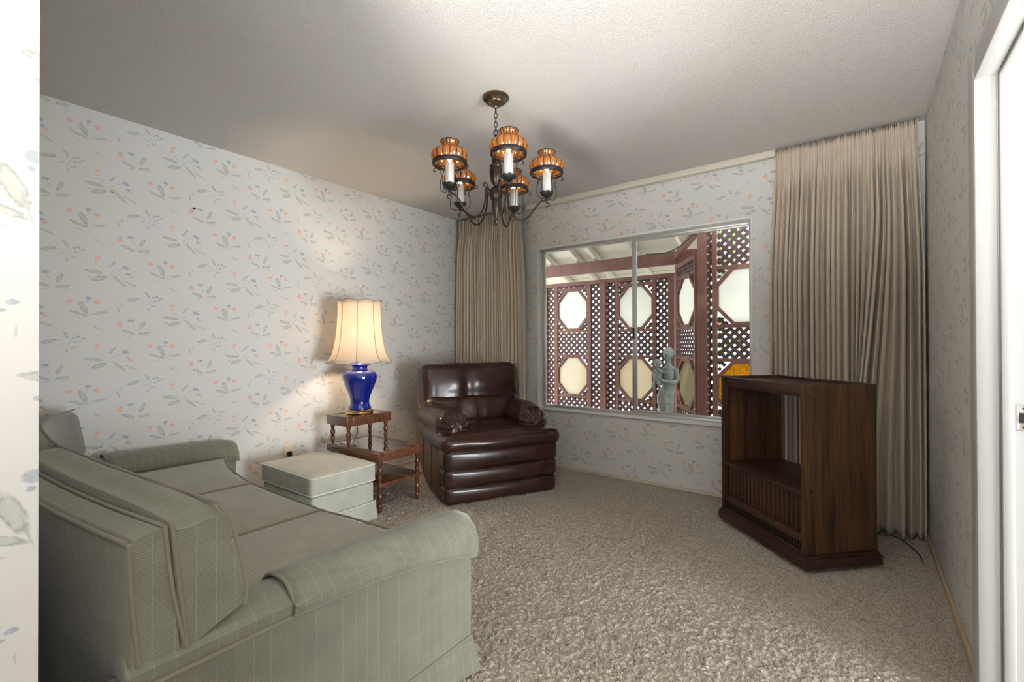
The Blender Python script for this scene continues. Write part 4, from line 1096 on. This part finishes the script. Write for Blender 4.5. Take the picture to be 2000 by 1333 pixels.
# statue: a standing woman with a child on her arm
st = thing('garden_statue', (-1.405, 4.25, ZG), 'grey cast-stone statue of a woman holding a child, outside the window', 'statue', .25)
SZ = .42-ZG      # feet above the ground, on the pedestal
bm = nb(); lathe(bm, [(0, 0), (.17, 0), (.17, .04), (.13, .07), (.11, .10), (.11, SZ-.30), (.13, SZ-.27), (.15, SZ-.25), (.15, SZ-.22), (0, SZ-.22)], seg=32); obj('pedestal', bm, M_STONE, st)
def loftbody(rings, seg=28):
    """rings: (cx, cy, z, rx, ry, foldamp)"""
    bm = nb(); R_ = []
    P = [Vector((a[0], a[1], a[2])) for a in rings]; Q = [Vector((a[3], a[4], a[5])) for a in rings]
    PP, QQ = catmull(P, 4), catmull(Q, 4)
    for p, q in zip(PP, QQ):
        R_.append([bm.verts.new((p.x+q.x*(1+q.z*math.sin(k*2*PI/seg*7+p.z*9))*math.cos(2*PI*k/seg), p.y+q.y*(1+q.z*math.sin(k*2*PI/seg*7+p.z*9))*math.sin(2*PI*k/seg), p.z)) for k in range(seg)])
    for A, B in zip(R_, R_[1:]):
        for k in range(seg): bm.faces.new((A[k], A[(k+1) % seg], B[(k+1) % seg], B[k]))
    bm.faces.new(R_[0][::-1]); bm.faces.new(R_[-1]); return bm
def zz(w): return w-ZG
body = loftbody([(.0, 0, zz(.20), .085, .075, .12), (.0, 0, zz(.32), .068, .062, .13), (-.012, 0, zz(.45), .060, .055, .13), (-.020, 0, zz(.55), .066, .058, .10), (-.020, 0, zz(.65), .074, .060, .06), (-.004, 0, zz(.71), .062, .048, .03), (.008, 0, zz(.76), .050, .040, .02), (.008, 0, zz(.82), .058, .044, .01), (.010, 0, zz(.875), .066, .042, 0), (.012, 0, zz(.91), .058, .036, 0), (.013, 0, zz(.93), .026, .024, 0), (.010, 0, zz(.965), .020, .020, 0), (.008, -.004, zz(.985), .022, .022, 0)])
def limb(pts, rad):
    P = catmull(pts, 4); n = len(P); b_ = nb(); tube(b_, P, lambda t_: rad[0]+(rad[1]-rad[0])*t_ if len(rad) == 2 else (rad[0]+(rad[1]-rad[0])*t_*2 if t_ < .5 else rad[1]+(rad[2]-rad[1])*(t_*2-1)), 10); return b_
# arm on the right of the view, folded across the waist; other arm under the child
join(body, limb([(.066, -.005, zz(.895)), (.080, -.012, zz(.84)), (.078, -.02, zz(.79)), (.04, -.058, zz(.775)), (-.02, -.075, zz(.785)), (-.055, -.078, zz(.80))], (.026, .021, .015)))
join(body, limb([(-.050, -.005, zz(.895)), (-.066, -.015, zz(.85)), (-.072, -.03, zz(.80)), (-.085, -.065, zz(.79)), (-.07, -.085, zz(.80))], (.024, .020, .014)))
for k in range(5):
    join(body, limb([(-.052-.004*k, -.078, zz(.806-.006*k)), (-.066-.003*k, -.084, zz(.812-.007*k)), (-.078-.002*k, -.080, zz(.812-.007*k))], (.0045, .0038)))
bb = nb(); bmesh.ops.create_icosphere(bb, subdivisions=4, radius=1)
for v in bb.verts:
    x, y, z = v.co
    x *= .042; y *= .050; z *= .058
    if z < 0: x *= 1-.25*(-z/.062); y *= 1-.1*(-z/.062)
    # face towards -y: brow, nose, eye hollows, mouth
    if y < 0:
        y -= .012*math.exp(-(x/.007)**2-((z+.006)/.014)**2)
        for s_ in (-1, 1): y += .007*math.exp(-((x-s_*.017)/.010)**2-((z-.006)/.008)**2)
        y += .003*math.exp(-(x/.014)**2-((z+.034)/.003)**2)
    v.co = Vector((x, y, z))
xf(bb, (.004, -.012, zz(1.030)), rx=-.28, rz=-.3); join(body, bb)
bo = obj('figure', body, M_STONE, st, ang=80)
hb = nb(); bmesh.ops.create_icosphere(hb, subdivisions=4, radius=1)
for v in hb.verts:
    x, y, z = v.co; w_ = 1+.04*math.sin(x*22+z*9)*math.sin(y*15)
    v.co = Vector((x*.048*w_, y*.054*w_, z*.055*w_))
xf(hb, (.008, .006, zz(1.043)), rx=-.2)
bmesh.ops.create_icosphere(hb, subdivisions=3, radius=.024, matrix=Matrix.Translation((.02, .058, zz(1.03))))
obj('hair', hb, M_STONE, bo)
kid = loftbody([(-.062, -.035, zz(.745), .020, .022, 0), (-.078, -.045, zz(.78), .034, .032, .04), (-.088, -.045, zz(.83), .034, .032, .03), (-.088, -.045, zz(.875), .032, .027, 0), (-.086, -.045, zz(.905), .015, .014, 0), (-.086, -.046, zz(.92), .014, .014, 0)], 18)
kh = nb(); bmesh.ops.create_icosphere(kh, subdivisions=3, radius=1)
for v in kh.verts:
    x, y, z = v.co; w_ = 1+(.06*math.sin(x*14)*math.sin(z*12+y*9) if (z > .1 or y > .2) else 0)
    yy = y
    v.co = Vector((x*.034*w_, y*.036*w_-(.006*math.exp(-(x/.2)**2-((z+.1)/.2)**2) if y < 0 else 0), z*.038*w_))
xf(kh, (-.084, -.05, zz(.95)), rz=.4); join(kid, kh)
join(kid, limb([(-.070, -.06, zz(.885)), (-.040, -.075, zz(.865)), (-.01, -.065, zz(.87))], (.012, .009)))
join(kid, limb([(-.11, -.05, zz(.885)), (-.118, -.065, zz(.85)), (-.10, -.085, zz(.83))], (.012, .009)))
join(kid, limb([(-.092, -.05, zz(.79)), (-.115, -.07, zz(.765)), (-.112, -.07, zz(.71))], (.019, .011)))
join(kid, limb([(-.066, -.06, zz(.785)), (-.07, -.095, zz(.765)), (-.068, -.09, zz(.715))], (.018, .011)))
obj('child', kid, M_STONE, bo, ang=80)
